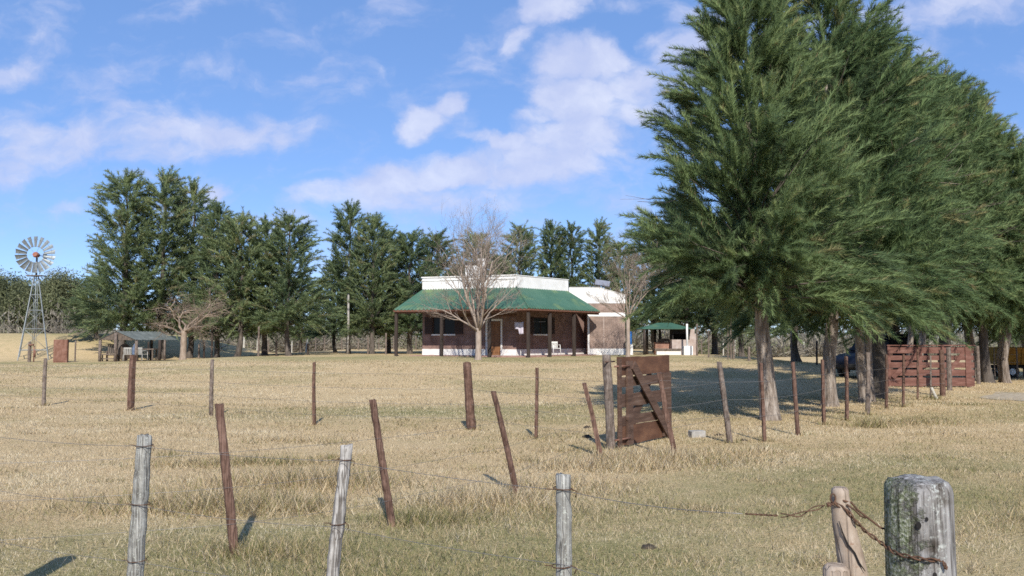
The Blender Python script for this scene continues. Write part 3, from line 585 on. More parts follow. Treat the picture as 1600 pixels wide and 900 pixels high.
# ------------------------------------------------------------------ casuarinas
def casuarina(name, H, Rc, zb, seed, nb=200, plumes=14, needles=60, nl=.26, nw=.013, mat='needle', bark='bark', r0=.18, twin=False, lob=.3, spread=.46, lean=0.0, prow=.8, tpr=.74, pw=1.25, off=.15, dirr=.34):
    """trunk with limbs, and a crown of feathery plumes; returns two meshes"""
    rnd = random.Random(seed); rs = np.random.RandomState(seed)
    t = MB(); lm = MB()
    wob = [(rnd.uniform(-.12, .12), rnd.uniform(-.12, .12)) for _ in range(12)]
    def tp(z):
        v = tp0(z); v.x += lean * (max(z, 0) / H) ** 1.3; return v
    def tp0(z):
        s = z / H * 10; i = int(min(s, 10)); f = s - i
        return Vector((wob[i][0] * (1 - f) + wob[min(i + 1, 11)][0] * f, wob[i][1] * (1 - f) + wob[min(i + 1, 11)][1] * f, z)) * 1.0 if z > .01 else Vector((wob[0][0], wob[0][1], z))
    def tr(z): return r0 * (1 - z / H) ** .8 * (1 + .38 * math.exp(-z / .2)) + .008
    zs = [-.25, 0, .12, .3, .6, 1, 1.5] + list(np.linspace(2, H * .97, 16))
    t.tube([tp(z) if z > 0 else Vector((wob[0][0], wob[0][1], z)) for z in zs], [tr(max(z, 0)) for z in zs], 11, True, rnd, .09)
    if twin:
        o = Vector((r0 * 2.0, .1, 0)); t.tube([tp(z) * 1 + o * (1 + .25 * z) for z in zs[:14]], [tr(max(z, 0)) * .85 for z in zs[:14]], 9, True, rnd, .09)
    B = []; D = []; Ln = []; Tn = []
    ga = 2.39996
    bump = [(rnd.uniform(0, 6.28), rnd.uniform(0, 1), rnd.uniform(-.28, .2)) for _ in range(14)]
    for i in range(nb):
        s = (i + rnd.random()) / nb
        zt = zb + (H - zb) * (s * 1.0)
        az = i * ga + rnd.uniform(-.5, .5)
        prof = (1 - tpr * s ** pw) * min(1, (1 - s) / .10) ** .6 * min(1, .80 + s * 1.2) + .03
        lb = sum(a * math.exp(-((s - q) / .11) ** 2) * max(0, math.cos(az - f)) ** 2 for f, q, a in bump)
        rho = Rc * prof * (1 + lb) * (1 - lob * rnd.random() ** 1.6)
        el = R(rnd.uniform(26, 50) + 14 * s)
        c = Vector((math.cos(az), math.sin(az), 0)); sd = Vector((-c.y, c.x, 0))
        z0 = max(zb + rnd.uniform(-.25, .9), zt - rho * math.tan(el)); z0 = min(z0, H * .95)
        st = tp(z0); tip = tp(min(zt, H * .97)) + c * rho; tip.z = zt
        kx = rnd.uniform(-.3, .3) * rho
        mid = st.lerp(tip, .55) + Vector((0, 0, rho * rnd.uniform(.04, .2))) + sd * kx * .5
        if s < .2: tip.z -= rho * rnd.uniform(.0, .22) * (1 - s / .2)
        pf = lambda q: st * ((1 - q) ** 2) + mid * (2 * q * (1 - q)) + tip * (q * q)
        lm.tube([pf(q) for q in (0, .3, .6, .85)], [tr(z0) * .19 + .008, tr(z0) * .11 + .006, .006, .003], 4, True)
        bt = rnd.gauss(0, .09); np_ = max(5, int(plumes * (.4 + .6 * rho / Rc)))
        for k in range(np_):
            q = .25 + .75 * ((k + rnd.random()) / np_) ** .7
            p = pf(q); tg = (pf(min(q + .05, 1)) - pf(q - .05)).normalized()
            ro = Vector((rnd.gauss(0, 1), rnd.gauss(0, 1), rnd.gauss(0, .8))).normalized()
            d = (tg * .95 + ro * dirr + Vector((0, 0, .16)) + c * .16).normalized()
            p = p + (ro + tg * .3) * (off * rho / 2.2 * rnd.random() ** .7) * (1.15 - .5 * q)
            if k % 5 == 0:      # short sprays close to the trunk fill the inside of the crown
                p = pf(rnd.uniform(.04, .4)) + ro * .25; d = (ro + Vector((0, 0, .3)) + c * .5).normalized()
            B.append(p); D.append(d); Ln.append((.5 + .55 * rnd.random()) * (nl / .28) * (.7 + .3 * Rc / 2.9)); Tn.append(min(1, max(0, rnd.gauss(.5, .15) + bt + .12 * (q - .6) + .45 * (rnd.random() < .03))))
    for k in range(int(plumes * 1.6)):          # leader tip
        z = H * rnd.uniform(.9, 1.0); B.append(tp(min(z, H * .97))); D.append(Vector((rnd.gauss(0, .3), rnd.gauss(0, .3), 1)).normalized()); Ln.append(.3 + .4 * rnd.random()); Tn.append(.55)
    if 'far' not in mat:
        for k in range(16):
            z = zb + (H - zb) * rnd.uniform(.0, .55); az = rnd.uniform(0, 6.28); c = Vector((math.cos(az), math.sin(az), rnd.uniform(-.1, .35)))
            a = tp(z) + c * Rc * rnd.uniform(.35, .55); e = tp(z) + c * Rc * rnd.uniform(.8, 1.02); e2 = e + Vector((rnd.gauss(0, .3), rnd.gauss(0, .3), rnd.gauss(.1, .25)))
            t.tube([a, a.lerp(e, .5) + Vector((0, 0, rnd.gauss(0, .08))), e], [.014, .010, .005], 4); t.tube([a.lerp(e, .55), e2], [.008, .003], 3); t.tube([a.lerp(e, .75), e + Vector((rnd.gauss(0, .2), rnd.gauss(0, .2), rnd.gauss(0, .25)))], [.007, .003], 3)
    B = np.array(B); D = np.array(D); Ln = np.array(Ln); Tn = np.array(Tn); P = len(B); m = needles
    q = rs.rand(P, m)
    ctr = B[:, None] + D[:, None] * (q * Ln[:, None])[..., None]
    ctr[..., 2] -= (q ** 2 * Ln[:, None] * .2)
    ro = rs.randn(P, m, 3); ro /= np.linalg.norm(ro, axis=-1, keepdims=True)
    dd = D[:, None] * 1.0 + ro * spread - np.array([0, 0, .10]) * (1 + q[..., None]); dd /= np.linalg.norm(dd, axis=-1, keepdims=True)
    le = nl * (.55 + .6 * rs.rand(P, m)) * (1 - .35 * q)
    sd = np.cross(dd, rs.randn(P, m, 3)); sd /= np.linalg.norm(sd, axis=-1, keepdims=True) + 1e-9
    wd = nw * (.7 + .6 * rs.rand(P, m))
    V = np.stack([ctr - sd * (wd / 2)[..., None], ctr + sd * (wd / 2)[..., None], ctr + dd * le[..., None]], 2).reshape(-1, 3, 3)
    rad = ctr.copy(); rad[..., 0] -= lean * ctr[..., 2] / H; rad[..., 2] = 0; rad /= np.linalg.norm(rad, axis=-1, keepdims=True) + .3
    pr = ro - D[:, None] * (ro * D[:, None]).sum(-1, keepdims=True)
    nrm = (pr * 1.0 + rad * .4 + np.array([0, 0, .3]) + .12 * rs.randn(P, m, 3)).reshape(-1, 3)
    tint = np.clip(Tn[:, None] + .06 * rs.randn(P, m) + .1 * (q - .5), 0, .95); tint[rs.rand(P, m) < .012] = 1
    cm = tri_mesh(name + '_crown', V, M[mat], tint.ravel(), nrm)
    tb = t.build('trunk', M[bark]); tm = tb.data; bpy.data.objects.remove(tb)
    tb = lm.build('limbs', M['bark_dark']); tl = tb.data; bpy.data.objects.remove(tb)
    return tm, cm, tl
def plant(tm, cm, *a_, **k_):
    tl = None
    if not isinstance(a_[0], (int, float)): tl, *a_ = a_
    return plant_(tm, cm, tl, *a_, **k_)
def plant_(tm, cm, tl, px, d, label, group, scale=(1, 1, 1), rz=0.0, name='casuarina_tree'):
    x = XX(px, d); r = thing(name, label, 'tree', (x, d, G(x, d)), rz, group)
    link('trunk', tm, r); link('crown', cm, r)
    if tl: link('limbs', tl, r)
    r.scale = scale
    return r

GR = 'casuarinas of the near row on the right'
N1 = casuarina('n1', 9.6, 2.75, 2.65, 101, 140, 25, 165, .26, .0122, lob=.42, spread=.72, lean=-.45, dirr=.42, off=.2)
N2 = casuarina('n2', 12.1, 2.85, 2.4, 102, 132, 23, 140, .28, .0145, lob=.42, spread=.72, tpr=.66, pw=1.5, dirr=.55, off=.26)
N3 = casuarina('n3', 10.2, 2.8, 2.85, 103, 120, 22, 126, .29, .0165, twin=True, r0=.13, lob=.5, spread=.8, tpr=.7, pw=1.4, dirr=.68, off=.34)
N4 = casuarina('n4', 11.0, 2.9, 2.85, 104, 120, 22, 124, .30, .0172, bark='bark_dark', r0=.24, lob=.5, spread=.8, tpr=.68, pw=1.4, dirr=.68, off=.34)
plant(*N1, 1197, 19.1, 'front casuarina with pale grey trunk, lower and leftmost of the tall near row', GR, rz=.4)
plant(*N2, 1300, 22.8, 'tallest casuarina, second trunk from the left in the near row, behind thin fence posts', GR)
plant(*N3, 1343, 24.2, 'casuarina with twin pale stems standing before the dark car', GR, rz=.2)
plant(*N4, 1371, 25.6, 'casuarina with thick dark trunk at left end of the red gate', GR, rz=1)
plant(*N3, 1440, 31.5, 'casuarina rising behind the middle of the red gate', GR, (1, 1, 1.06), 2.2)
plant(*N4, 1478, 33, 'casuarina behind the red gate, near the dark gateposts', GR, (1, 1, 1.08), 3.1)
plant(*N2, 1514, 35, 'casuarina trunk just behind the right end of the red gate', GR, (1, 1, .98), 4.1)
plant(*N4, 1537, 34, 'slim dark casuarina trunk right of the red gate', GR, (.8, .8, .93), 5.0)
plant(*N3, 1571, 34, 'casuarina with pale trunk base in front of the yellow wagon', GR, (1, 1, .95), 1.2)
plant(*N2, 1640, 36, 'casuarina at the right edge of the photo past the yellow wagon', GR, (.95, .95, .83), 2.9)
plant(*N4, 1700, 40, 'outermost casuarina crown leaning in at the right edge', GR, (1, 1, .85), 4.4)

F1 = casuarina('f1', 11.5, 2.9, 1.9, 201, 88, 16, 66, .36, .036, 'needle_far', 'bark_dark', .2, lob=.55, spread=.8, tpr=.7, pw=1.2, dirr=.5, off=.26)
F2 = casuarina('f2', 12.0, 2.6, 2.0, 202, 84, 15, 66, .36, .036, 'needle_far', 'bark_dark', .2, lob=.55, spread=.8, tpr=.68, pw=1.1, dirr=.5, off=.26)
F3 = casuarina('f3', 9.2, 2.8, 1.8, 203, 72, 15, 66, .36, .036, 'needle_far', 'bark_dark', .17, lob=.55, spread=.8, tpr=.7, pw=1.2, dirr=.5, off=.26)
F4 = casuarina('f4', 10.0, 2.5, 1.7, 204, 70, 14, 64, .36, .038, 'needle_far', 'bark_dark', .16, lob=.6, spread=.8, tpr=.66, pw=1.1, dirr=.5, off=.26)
FH = {id(F1): 11.5, id(F2): 12.0, id(F3): 9.2, id(F4): 10.0}
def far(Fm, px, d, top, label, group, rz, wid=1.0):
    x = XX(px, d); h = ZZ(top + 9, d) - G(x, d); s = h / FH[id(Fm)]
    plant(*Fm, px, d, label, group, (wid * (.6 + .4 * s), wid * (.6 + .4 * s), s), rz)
GL = 'casuarinas of the left grove'
far(F1, 193, 57, 270, 'leftmost tall casuarina of the left grove, behind the open shelter', GL, .3, 1.12)
far(F2, 253, 58, 267, 'casuarina with the highest top of the left grove, above the dead tree', GL, 1.4, 1.1)
far(F2, 298, 60, 282, 'tall casuarina right behind the dead brown tree', GL, 2.9)
far(F1, 338, 57, 318, 'casuarina behind the white speckled fence post in left grove', GL, 4.2, .9)
far(F3, 374, 56, 333, 'casuarina in the middle right of the left grove, straight dark trunk', GL, .8)
far(F4, 411, 58, 343, 'slim sparse casuarina second from right in the left grove', GL, 2.0, 1.15)
far(F3, 449, 56, 333, 'rightmost casuarina of the left grove with open gap beyond', GL, 3.3, 1.05)
far(F3, 150, 62, 425, 'low bushy casuarina at the left foot of the left grove', GL, 5.0, 1.1)
far(F3, 470, 72, 420, 'small casuarina showing low in the gap between left and middle groves', GL, 5.6, .9)
GM = 'casuarinas of the middle grove'
far(F1, 546, 63, 316, 'tallest casuarina of the middle grove, beside the pale pole', GM, 5.5, .85)
far(F1, 582, 61, 334, 'second casuarina of the middle grove, left of house', GM, 1.1, .92)
far(F3, 607, 65, 356, 'casuarina in the middle grove above the left porch corner', GM, 2.4, .95)
far(F4, 641, 63, 360, 'casuarina with thick dark trunk seen left of the porch', GM, 3.7, 1.25)
far(F3, 683, 68, 361, 'casuarina behind the left parapet of the house', GM, 4.9, 1.15)
far(F3, 522, 66, 400, 'low casuarina at the left edge of the middle grove', GM, 4.0, .85)
GB = 'casuarinas behind the house'
far(F4, 745, 72, 362, 'casuarina behind the chimney and the bare tree', GB, .2, 1.3)
far(F3, 812, 72, 350, 'brownish casuarina behind the house roof corner', GB, 1.9)
far(F1, 862, 78, 344, 'left one of the casuarina pair behind the right parapet', GB, 3.5, .85)
far(F2, 893, 78, 347, 'right one of the casuarina pair behind the right parapet', GB, 5.2, .9)
far(F2, 937, 76, 342, 'pointed casuarina behind the wing of the house', GB, .9, .9)
far(F3, 968, 78, 374, 'lower casuarina behind the slim bare tree', GB, 2.3)
far(F3, 780, 80, 395, 'low casuarina filling the gap right of the chimney', GB, 1.3, 1.1)
GK = 'casuarinas around the outdoor kitchen'
far(F3, 1022, 66, 345, 'casuarina behind the green roof of the outdoor kitchen', GK, 3.9, 1.1)
far(F3, 1072, 64, 320, 'casuarina right behind the white pipe of the kitchen', GK, 5.1, 1.1)
far(F4, 1115, 64, 330, 'casuarina right of the outdoor kitchen behind front tree', GK, .5, 1.3)
far(F1, 1156, 58, 300, 'casuarina with dark trunk just left of the front pale trunk', GK, 2.6, .85)
far(F3, 1242, 46, 320, 'casuarina with thin trunk right of the front pale trunk', GK, 4.4, 1.2)
far(F1, 1400, 48, 250, 'casuarina crown far behind the dark car', GK, .7, 1.1)
far(F1, 1600, 52, 250, 'casuarina crown far behind the yellow wagon', GK, 1.7, 1.1)

# grey green thorn trees, far left
def thorn(seed, H, W, n=42000):
    rs = np.random.RandomState(seed); rnd = random.Random(seed); t = MB()
    t.tube([(0, 0, -.2), (.05, 0, H * .15), (.1, .1, H * .3)], [.28, .22, .18], 8)
    tips = []
    for k in range(46):
        a = rnd.uniform(0, 6.28); e = rnd.uniform(.1, 1.45); l = rnd.uniform(.6, 1)
        p = Vector((math.cos(a) * math.cos(e) * W * l, math.sin(a) * math.cos(e) * W * l, H * .28 + math.sin(e) * H * .62 * l))
        mid = Vector((p.x * .45, p.y * .45, H * .2 + p.z * .42))
        t.tube([(.1, .1, H * .26), mid, p], [.1, .06, .02], 4); tips.append(p); tips.append(mid * .4 + p * .6)
    tips = np.array(tips); k = rs.randint(0, len(tips), n)
    c = tips[k] + rs.randn(n, 3) * np.clip(1, 0, 1) * np.array([W * .13, W * .13, H * .06])
    a = rs.randn(n, 3); a /= np.linalg.norm(a, axis=1, keepdims=True); b = rs.randn(n, 3); b = np.cross(a, b); b /= np.linalg.norm(b, axis=1, keepdims=True)
    s = .13 * (.5 + rs.rand(n))[:, None]
    V = np.stack([c - b * s * .4, c + b * s * .4, c + a * s * 2], 1)
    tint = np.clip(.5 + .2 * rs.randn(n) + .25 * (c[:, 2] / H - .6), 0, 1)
    ce = c - np.array([0, 0, H * .45]); ce /= np.linalg.norm(ce, axis=1, keepdims=True)
    cm = tri_mesh('thorn_crown', V, M['grey_leaf'], tint, ce * .8 + rs.randn(n, 3) * .45); tb = t.build('trunk', M['bark_dark']); tm = tb.data; bpy.data.objects.remove(tb)
    return tm, cm
TH = thorn(31, 9.4, 4.8); TH2 = thorn(32, 8.4, 4.4)
for k, (px, d, T, s, rz, lab) in enumerate([
        (8, 98, TH, 1.0, .2, 'grey green thorn tree at the left edge behind the windmill'),
        (86, 96, TH, 1.0, 1.7, 'grey green thorn tree right of the windmill tower'),
        (48, 108, TH2, .95, 3.0, 'thorn tree directly behind the windmill wheel'),
        (132, 104, TH2, .72, 4.0, 'lower thorn tree left of the left grove'),
        (-40, 92, TH2, .9, 5.0, 'thorn tree cut off by the left edge of the photo')]):
    plant(*T, px, d, lab, 'thorn trees behind the windmill', (s, s, s), rz, 'thorn_tree')

# thicket: a mass of leafless scrub along the far side of the paddock
def thicket():
    rs = np.random.RandomState(41); nc = 820; m = 330
    px = rs.uniform(-700, 2200, nc); d = rs.uniform(84, 122, nc)
    cx = (px - 800) / F * d; hh = rs.uniform(1.6, 4.2, nc) * (1 + .35 * (px < 160)); ww = hh * rs.uniform(.55, .95, nc)
    th = rs.rand(nc, m) * 2 * np.pi; e = np.arccos(rs.rand(nc, m) * .95); rr = rs.rand(nc, m) ** .55
    ux = np.sin(e) * np.cos(th); uy = np.sin(e) * np.sin(th); uz = np.cos(e)
    c = np.stack([cx[:, None] + ux * rr * ww[:, None], d[:, None] + uy * rr * ww[:, None], gz(cx, d)[:, None] + uz * rr * hh[:, None]], -1)
    dr = np.stack([ux, uy, uz + .25], -1) + .55 * rs.randn(nc, m, 3); dr /= np.linalg.norm(dr, axis=-1, keepdims=True)
    sd = np.cross(dr, rs.randn(nc, m, 3)); sd /= np.linalg.norm(sd, axis=-1, keepdims=True)
    le = .35 + .7 * rs.rand(nc, m); w = .035 + .04 * rs.rand(nc, m)
    V = np.stack([c - sd * w[..., None], c + sd * w[..., None], c + dr * le[..., None]], 2).reshape(-1, 3, 3)
    base = np.clip(.5 + .27 * rs.randn(nc), .05, .97); t = np.clip(base[:, None] + .12 * rs.randn(nc, m), 0, 1).ravel()
    tag(link('thicket', tri_mesh('thicket', V, M['twig'], t)), kind='stuff')
thicket()

# ------------------------------------------------------------------ bare trees
def bare_tree(seed, fork, H, spread, r0, n_main, levels=4, up=.9, twigs=4, droop=0.0, curl=.25):
    rnd = random.Random(seed); tr = MB(); br = MB()
    tr.tube([(0, 0, -.2), (0, 0, 0), (.01, 0, .15), (.03, .02, fork * .5), (.02, .03, fork), (.02, .03, fork * 1.08)], [r0 * 1.5, r0 * 1.45, r0 * 1.15, r0, r0 * 1.05, r0 * .9], 10, True, rnd, .06)
    def grow(p, d, L, r, lev):
        n = 4 if lev < 2 else 3; pts = [p]; q = p.copy(); dd = d.copy()
        for k in range(n):
            dd = (dd + Vector((rnd.gauss(0, curl), rnd.gauss(0, curl), rnd.gauss(0, curl * .6) + (up * .16 if lev else .06) - droop * lev * .05))).normalized()
            q = q + dd * (L / n); pts.append(q.copy())
        rad = [r * (1 - .6 * k / n) for k in range(n + 1)]
        br.tube(pts, rad, 5 if lev < 1 else (4 if lev < 2 else 3), True)
        if lev >= levels: return
        nc = twigs + (1 if lev == 0 else 0)
        for k in range(nc):
            f = .3 + .7 * (k + rnd.random() * .8) / nc; f = min(f, 1.0)
            i = min(int(f * n), n - 1); base = pts[i].lerp(pts[i + 1], f * n - i)
            td = (pts[i + 1] - pts[i]).normalized()
            ax = Vector((rnd.gauss(0, 1), rnd.gauss(0, 1), rnd.gauss(0, .5))); ax = (ax - td * ax.dot(td)).normalized()
            nd_ = (td * .85 + ax * rnd.uniform(.4, .75)).normalized()
            grow(base, nd_, L * rnd.uniform(.42, .68), max(r * .42 * (1.15 - .4 * f), .0042), lev + 1)
    for k in range(n_main):
        a = 2 * math.pi * (k + rnd.uniform(-.3, .3)) / n_main; s = spread * (rnd.uniform(.1, .75) if k % 3 else rnd.uniform(1.2, 2.3)) if k else .08
        d = Vector((math.cos(a) * s, math.sin(a) * s, 1)).normalized()
        L = (H - fork) * rnd.uniform(.6, .78) * (1 - .27 * min(s, 2))
        grow(Vector((.02, .03, fork * rnd.uniform(.9, 1.02))), d, L, r0 * rnd.uniform(.34, .52), 0)
    return tr, br
def put_bare(name, label, px, d, args, mat):
    x = XX(px, d); r = thing(name, label, 'tree', (x, d, G(x, d)), 0)
    tr, br = bare_tree(**args); tr.build('trunk', mat, r); br.build('branches', mat, r)
put_bare('bare_tree', 'large leafless tree with pale trunk in front of the house', 747, 46.5, dict(seed=5, fork=1.6, H=8.3, spread=.66, r0=.155, n_main=14, levels=4, up=.7, twigs=4, curl=.15), M['bare'])
put_bare('bare_tree', 'slim leafless tree in front of the brick wing', 981, 50, dict(seed=8, fork=2.2, H=6.6, spread=.8, r0=.11, n_main=9, levels=4, up=.65, twigs=4, curl=.17), M['bare'])
put_bare('dead_tree', 'orange brown dead tree with curling limbs beside the shelter', 286, 50.5, dict(seed=12, fork=1.6, H=5.2, spread=1.2, r0=.17, n_main=8, levels=3, up=.3, twigs=6, droop=.35, curl=.48), M['dead'])

# ------------------------------------------------------------------ posts and wires
POSTS = []
def post(parent, name, x, y, h, r, mat, tx=0.0, ty=0.0, square=False, seed=0, label=None, taper=.85, base=None, curve=0.0, rough=.06, n=None):
    """x, y, base in the parent's frame; tx, ty = how far the top leans"""
    rnd = random.Random(seed * 7 + 3); b = MB(); hi = y < 12; POSTS.append((parent.location.x + x, parent.location.y + y))
    n = n or (16 if hi else (4 if square else 9)); K = 30 if hi else 9
    zb = base; ph = rnd.uniform(0, 6); an0 = math.pi / 4 + rnd.uniform(-.3, .3)
    bow = rnd.uniform(-1, 1) * .012 + curve
    sh = [1 + rnd.uniform(-rough, rough) * (.5 if hi else 1) for _ in range(n)]
    if hi and square: sh = [q * .92 / (abs(math.cos(2 * math.pi * k / n)) ** 5 + abs(math.sin(2 * math.pi * k / n)) ** 5) ** .2 for k, q in enumerate(sh)]
    vs = []
    for i in range(K + 1):
        f = i / K; z = -.18 + (h + .18) * f; ff = max(0, z / h)
        cx = tx * ff + bow * math.sin(ff * math.pi) + rnd.uniform(-1, 1) * .003; cy = ty * ff
        rr = r * (1 - (1 - taper) * f) * (1 + rnd.uniform(-rough, rough) * .7)
        for k in range(n):
            a = an0 + 2 * math.pi * k / n
            q = rr * sh[k] * (1.15 if square and not hi else 1)
            if hi: q *= 1 + rough * 2.2 * (float(fbm(k * .7 + seed * 3, z * 5 + seed, 3)) - .5) + .05 * (float(vnoise(k * 1.9 + seed, z * 1.1)) - .5)
            vs.append((cx + math.cos(a) * q, cy + math.sin(a) * q, z + (rnd.uniform(-.012, .012) if i == K else 0)))

    # a slightly domed top
    fs = [(i * n + k, i * n + (k + 1) % n, (i + 1) * n + (k + 1) % n, (i + 1) * n + k) for i in range(K) for k in range(n)]
    top = len(vs); cx = tx; vs.append((cx, ty, h + r * .12))
    fs += [(K * n + k, K * n + (k + 1) % n, top) for k in range(n)]
    b.add(vs, fs, hi or not square)
    o = b.build(name, mat, parent, (x, y, zb))
    if label: o['label'] = label
    return o
def wire(parent, pts, mat=None, r=.0014, sag=.02, name='wire', seg=7, barbs=False, seed=1):
    rnd = random.Random(seed); b = MB(); P = []
    for a, c in zip(pts[:-1], pts[1:]):
        a = Vector(a); c = Vector(c); s = sag * rnd.uniform(.4, 1.6)
        for k in range(seg):
            f = k / seg; q = a.lerp(c, f); q.z -= s * 4 * f * (1 - f); P.append(q)
    P.append(Vector(pts[-1])); b.tube(P, r, 5)
    return b.build(name, mat or M['wire'], parent)

# -- front fence with three grey posts
SX0 = 1.038
ff = thing('wire_fence', 'nearest wire fence with three grey posts in the foreground', 'fence', (0, 0, 0))
fp = [(-3.56, 5.66, 1.2, .085), (-2.1, 4.88, 1.29, .042), (-.85, 4.43, 1.26, .036), (.205, 3.46, 1.25, .033)]
post(ff, 'post', fp[0][0], fp[0][1], fp[0][2], .1, M['post_grey'], .03, 0, False, 20, base=0)
post(ff, 'post', -2.13, 4.88, 1.25, .043, M['post_grey'], .045, 0, True, 21, 'grey weathered square post', base=0)
post(ff, 'post', -.955, 4.43, 1.25, .042, M['post_pale'], .105, 0, False, 22, 'pale bleached leaning stake with knots', base=0, rough=.12, taper=.72, n=12)
post(ff, 'post', .185, 3.46, 1.255, .032, M['post_grey'], .02, 0, True, 23, 'thin grey squared post', base=0)
for k, (z, zz) in enumerate(((1.2, 1.19), (.87, .9), (.56, .58), (.28, .3))):
    pts = [(-5.2, 6.7, z + .03), (-3.56, 5.56, z), (-2.09, 4.83, z), (-.86 - (1.2 - z) * .1, 4.38, z - .02), (.21, 3.42, zz + .01), (SX0 - .3, 2.76, 1.243) if k == 0 else (1.035, 2.78, zz - .05 * k)]
    wire(ff, pts, r=.0013, sag=.015, seed=k)
for k, (x, y, z, r) in enumerate([(-2.088, 4.88, 1.2, .047), (-2.1, 4.88, .87, .049), (-2.112, 4.88, .56, .05), (-.862, 4.43, 1.18, .036), (-.893, 4.43, .86, .04), (.203, 3.46, 1.2, .038), (.198, 3.46, .9, .039), (.193, 3.46, .58, .04)]):
    b = MB(); b.tube([(math.cos(a) * r, math.sin(a) * r, (-.004 + .008 * (k % 2)) * math.sin(a * .5)) for a in np.linspace(0, 6.6, 17)], .0026, 5)
    b.tube([(r, -.01, 0), (r + .02, -.02, -.008), (r + .012, -.015, -.03)], .0024, 4)
    b.tube([(-r, -.01, 0), (-r - .03, -.012, .002)], .0022, 4)
    b.build('wire_tie', M['wire_rust'], ff, (x, y, z))

# -- the strainer post at the right front, with its two stakes
def strainer():
    r = thing('strainer_post', 'thick round post with white lichen and green moss, right foreground', 'post', (1.238, 2.62, 0))
    rs = np.random.RandomState(5); n = 72; K = 90; h = 1.372; vs = []
    for i in range(K + 1):
        f = i / K; z = -.2 + (h + .2) * f
        for k in range(n):
            a = 2 * math.pi * k / n
            rr = .0985 + .002 * math.sin(a * 2 + .8) + .0025 * math.sin(3 * a - 1 + z) - .006 * (z - .9)
            rr += (float(fbm(a * 5.1 + 30, z * 3, 3)) - .5) * .012 + (float(vnoise(a * 19, z * 1.3)) - .5) * .0035
            e = (h - z)
            if e < .03: rr -= .012 * (1 - e / .03) ** 2
            if -2.3 < ((a + math.pi) % (2 * math.pi) - math.pi) < -1.9: rr -= .004
            vs.append((math.cos(a) * rr, math.sin(a) * rr, z + (float(vnoise(math.cos(a) * 3 + 9, math.sin(a) * 3)) - .5) * .016 * f))
    rings = [.8, .55, .3]
    for q in rings:
        for k in range(n):
            p = vs[K * n + k]; a = 2 * math.pi * k / n
            vs.append((p[0] * q, p[1] * q, h + .004 + (float(vnoise(p[0] * q * 40 + 5, p[1] * q * 40)) - .5) * .012))
    vs.append((0, 0, h + .002))
    fs = []; tot = K + len(rings)
    for i in range(tot):
        for k in range(n): fs.append((i * n + k, i * n + (k + 1) % n, (i + 1) * n + (k + 1) % n, (i + 1) * n + k))
    for k in range(n): fs.append((tot * n + k, tot * n + (k + 1) % n, len(vs) - 1))
    b = MB(); b.add(vs, fs, True); b.build('shaft', M['strainer'], r)
    for (a, z, q) in ((-2.05, 1.265, .007), (-1.83, 1.285, .004), (-1.25, 1.03, .004), (-1.3, .985, .005), (-1.66, 1.125, .006)):
        c = Vector((math.cos(a) * .0965, math.sin(a) * .0965, z - .01)); d = Vector((math.cos(a), math.sin(a), 0)); s = Vector((-d.y, d.x, 0))
        vv = [c + d * .0055 + s * (math.cos(t) * q) + Vector((0, 0, math.sin(t) * q * 1.5)) for t in np.linspace(0, 6.28, 9)[:-1]]
        vv += [c - d * .01 + s * (math.cos(t) * q) + Vector((0, 0, math.sin(t) * q * 1.5)) for t in np.linspace(0, 6.28, 9)[:-1]]
        hb = MB(); hb.add(vv, [tuple(range(8)), tuple(range(8, 16))[::-1]] + [(i, (i + 1) % 8, 8 + (i + 1) % 8, 8 + i) for i in range(8)]); hb.build('bore_hole', M['black'], r)
    return r
strainer()
def stake(name, label, x, y, pts, rad, top_cut=True, seed=1):
    r = thing(name, label, 'stake', (x, y, 0)); b = MB(); rnd = random.Random(seed)
    P = []; Q = []
    for i in range(len(pts) - 1):
        for k in range(5):
            f = k / 5; P.append(Vector(pts[i]).lerp(Vector(pts[i + 1]), f)); Q.append(rad[i] * (1 - f) + rad[i + 1] * f)
    P.append(Vector(pts[-1])); Q.append(rad[-1])
    P.append(P[-1] + Vector((0, 0, rad[-1] * .35))); Q.append(rad[-1] * .72)
    b.tube(P, Q, 18, True, rnd, .035); b.build('shaft', M['stake'], r); return r
SX, SY = 1.038, 2.72
st1 = stake('peeled_stake', 'peeled bent branch stake wired to the thick lichen post', SX, SY, [(.075, 0, -.2), (.06, 0, .6), (.05, 0, .95), (.028, 0, 1.1), (.0, 0, 1.25), (-.003, 0, 1.325)], [.05, .05, .047, .041, .031, .026], seed=4)
crack = MB(); crack.tube([(-.02, -.030, 1.235), (-.012, -.037, 1.2), (.002, -.040, 1.165), (.022, -.043, 1.14), (.034, -.044, 1.11), (.052, -.046, 1.085)], [.0012, .0026, .003, .0026, .003, .0012], 5); crack.build('crack', M['black'], st1)
stake('short_stake', 'short sawn-off stake beside the peeled branch stake', 1.0, 2.66, [(.0, 0, -.2), (0, 0, .8), (-.005, 0, 1.095)], [.045, .042, .04], seed=9)
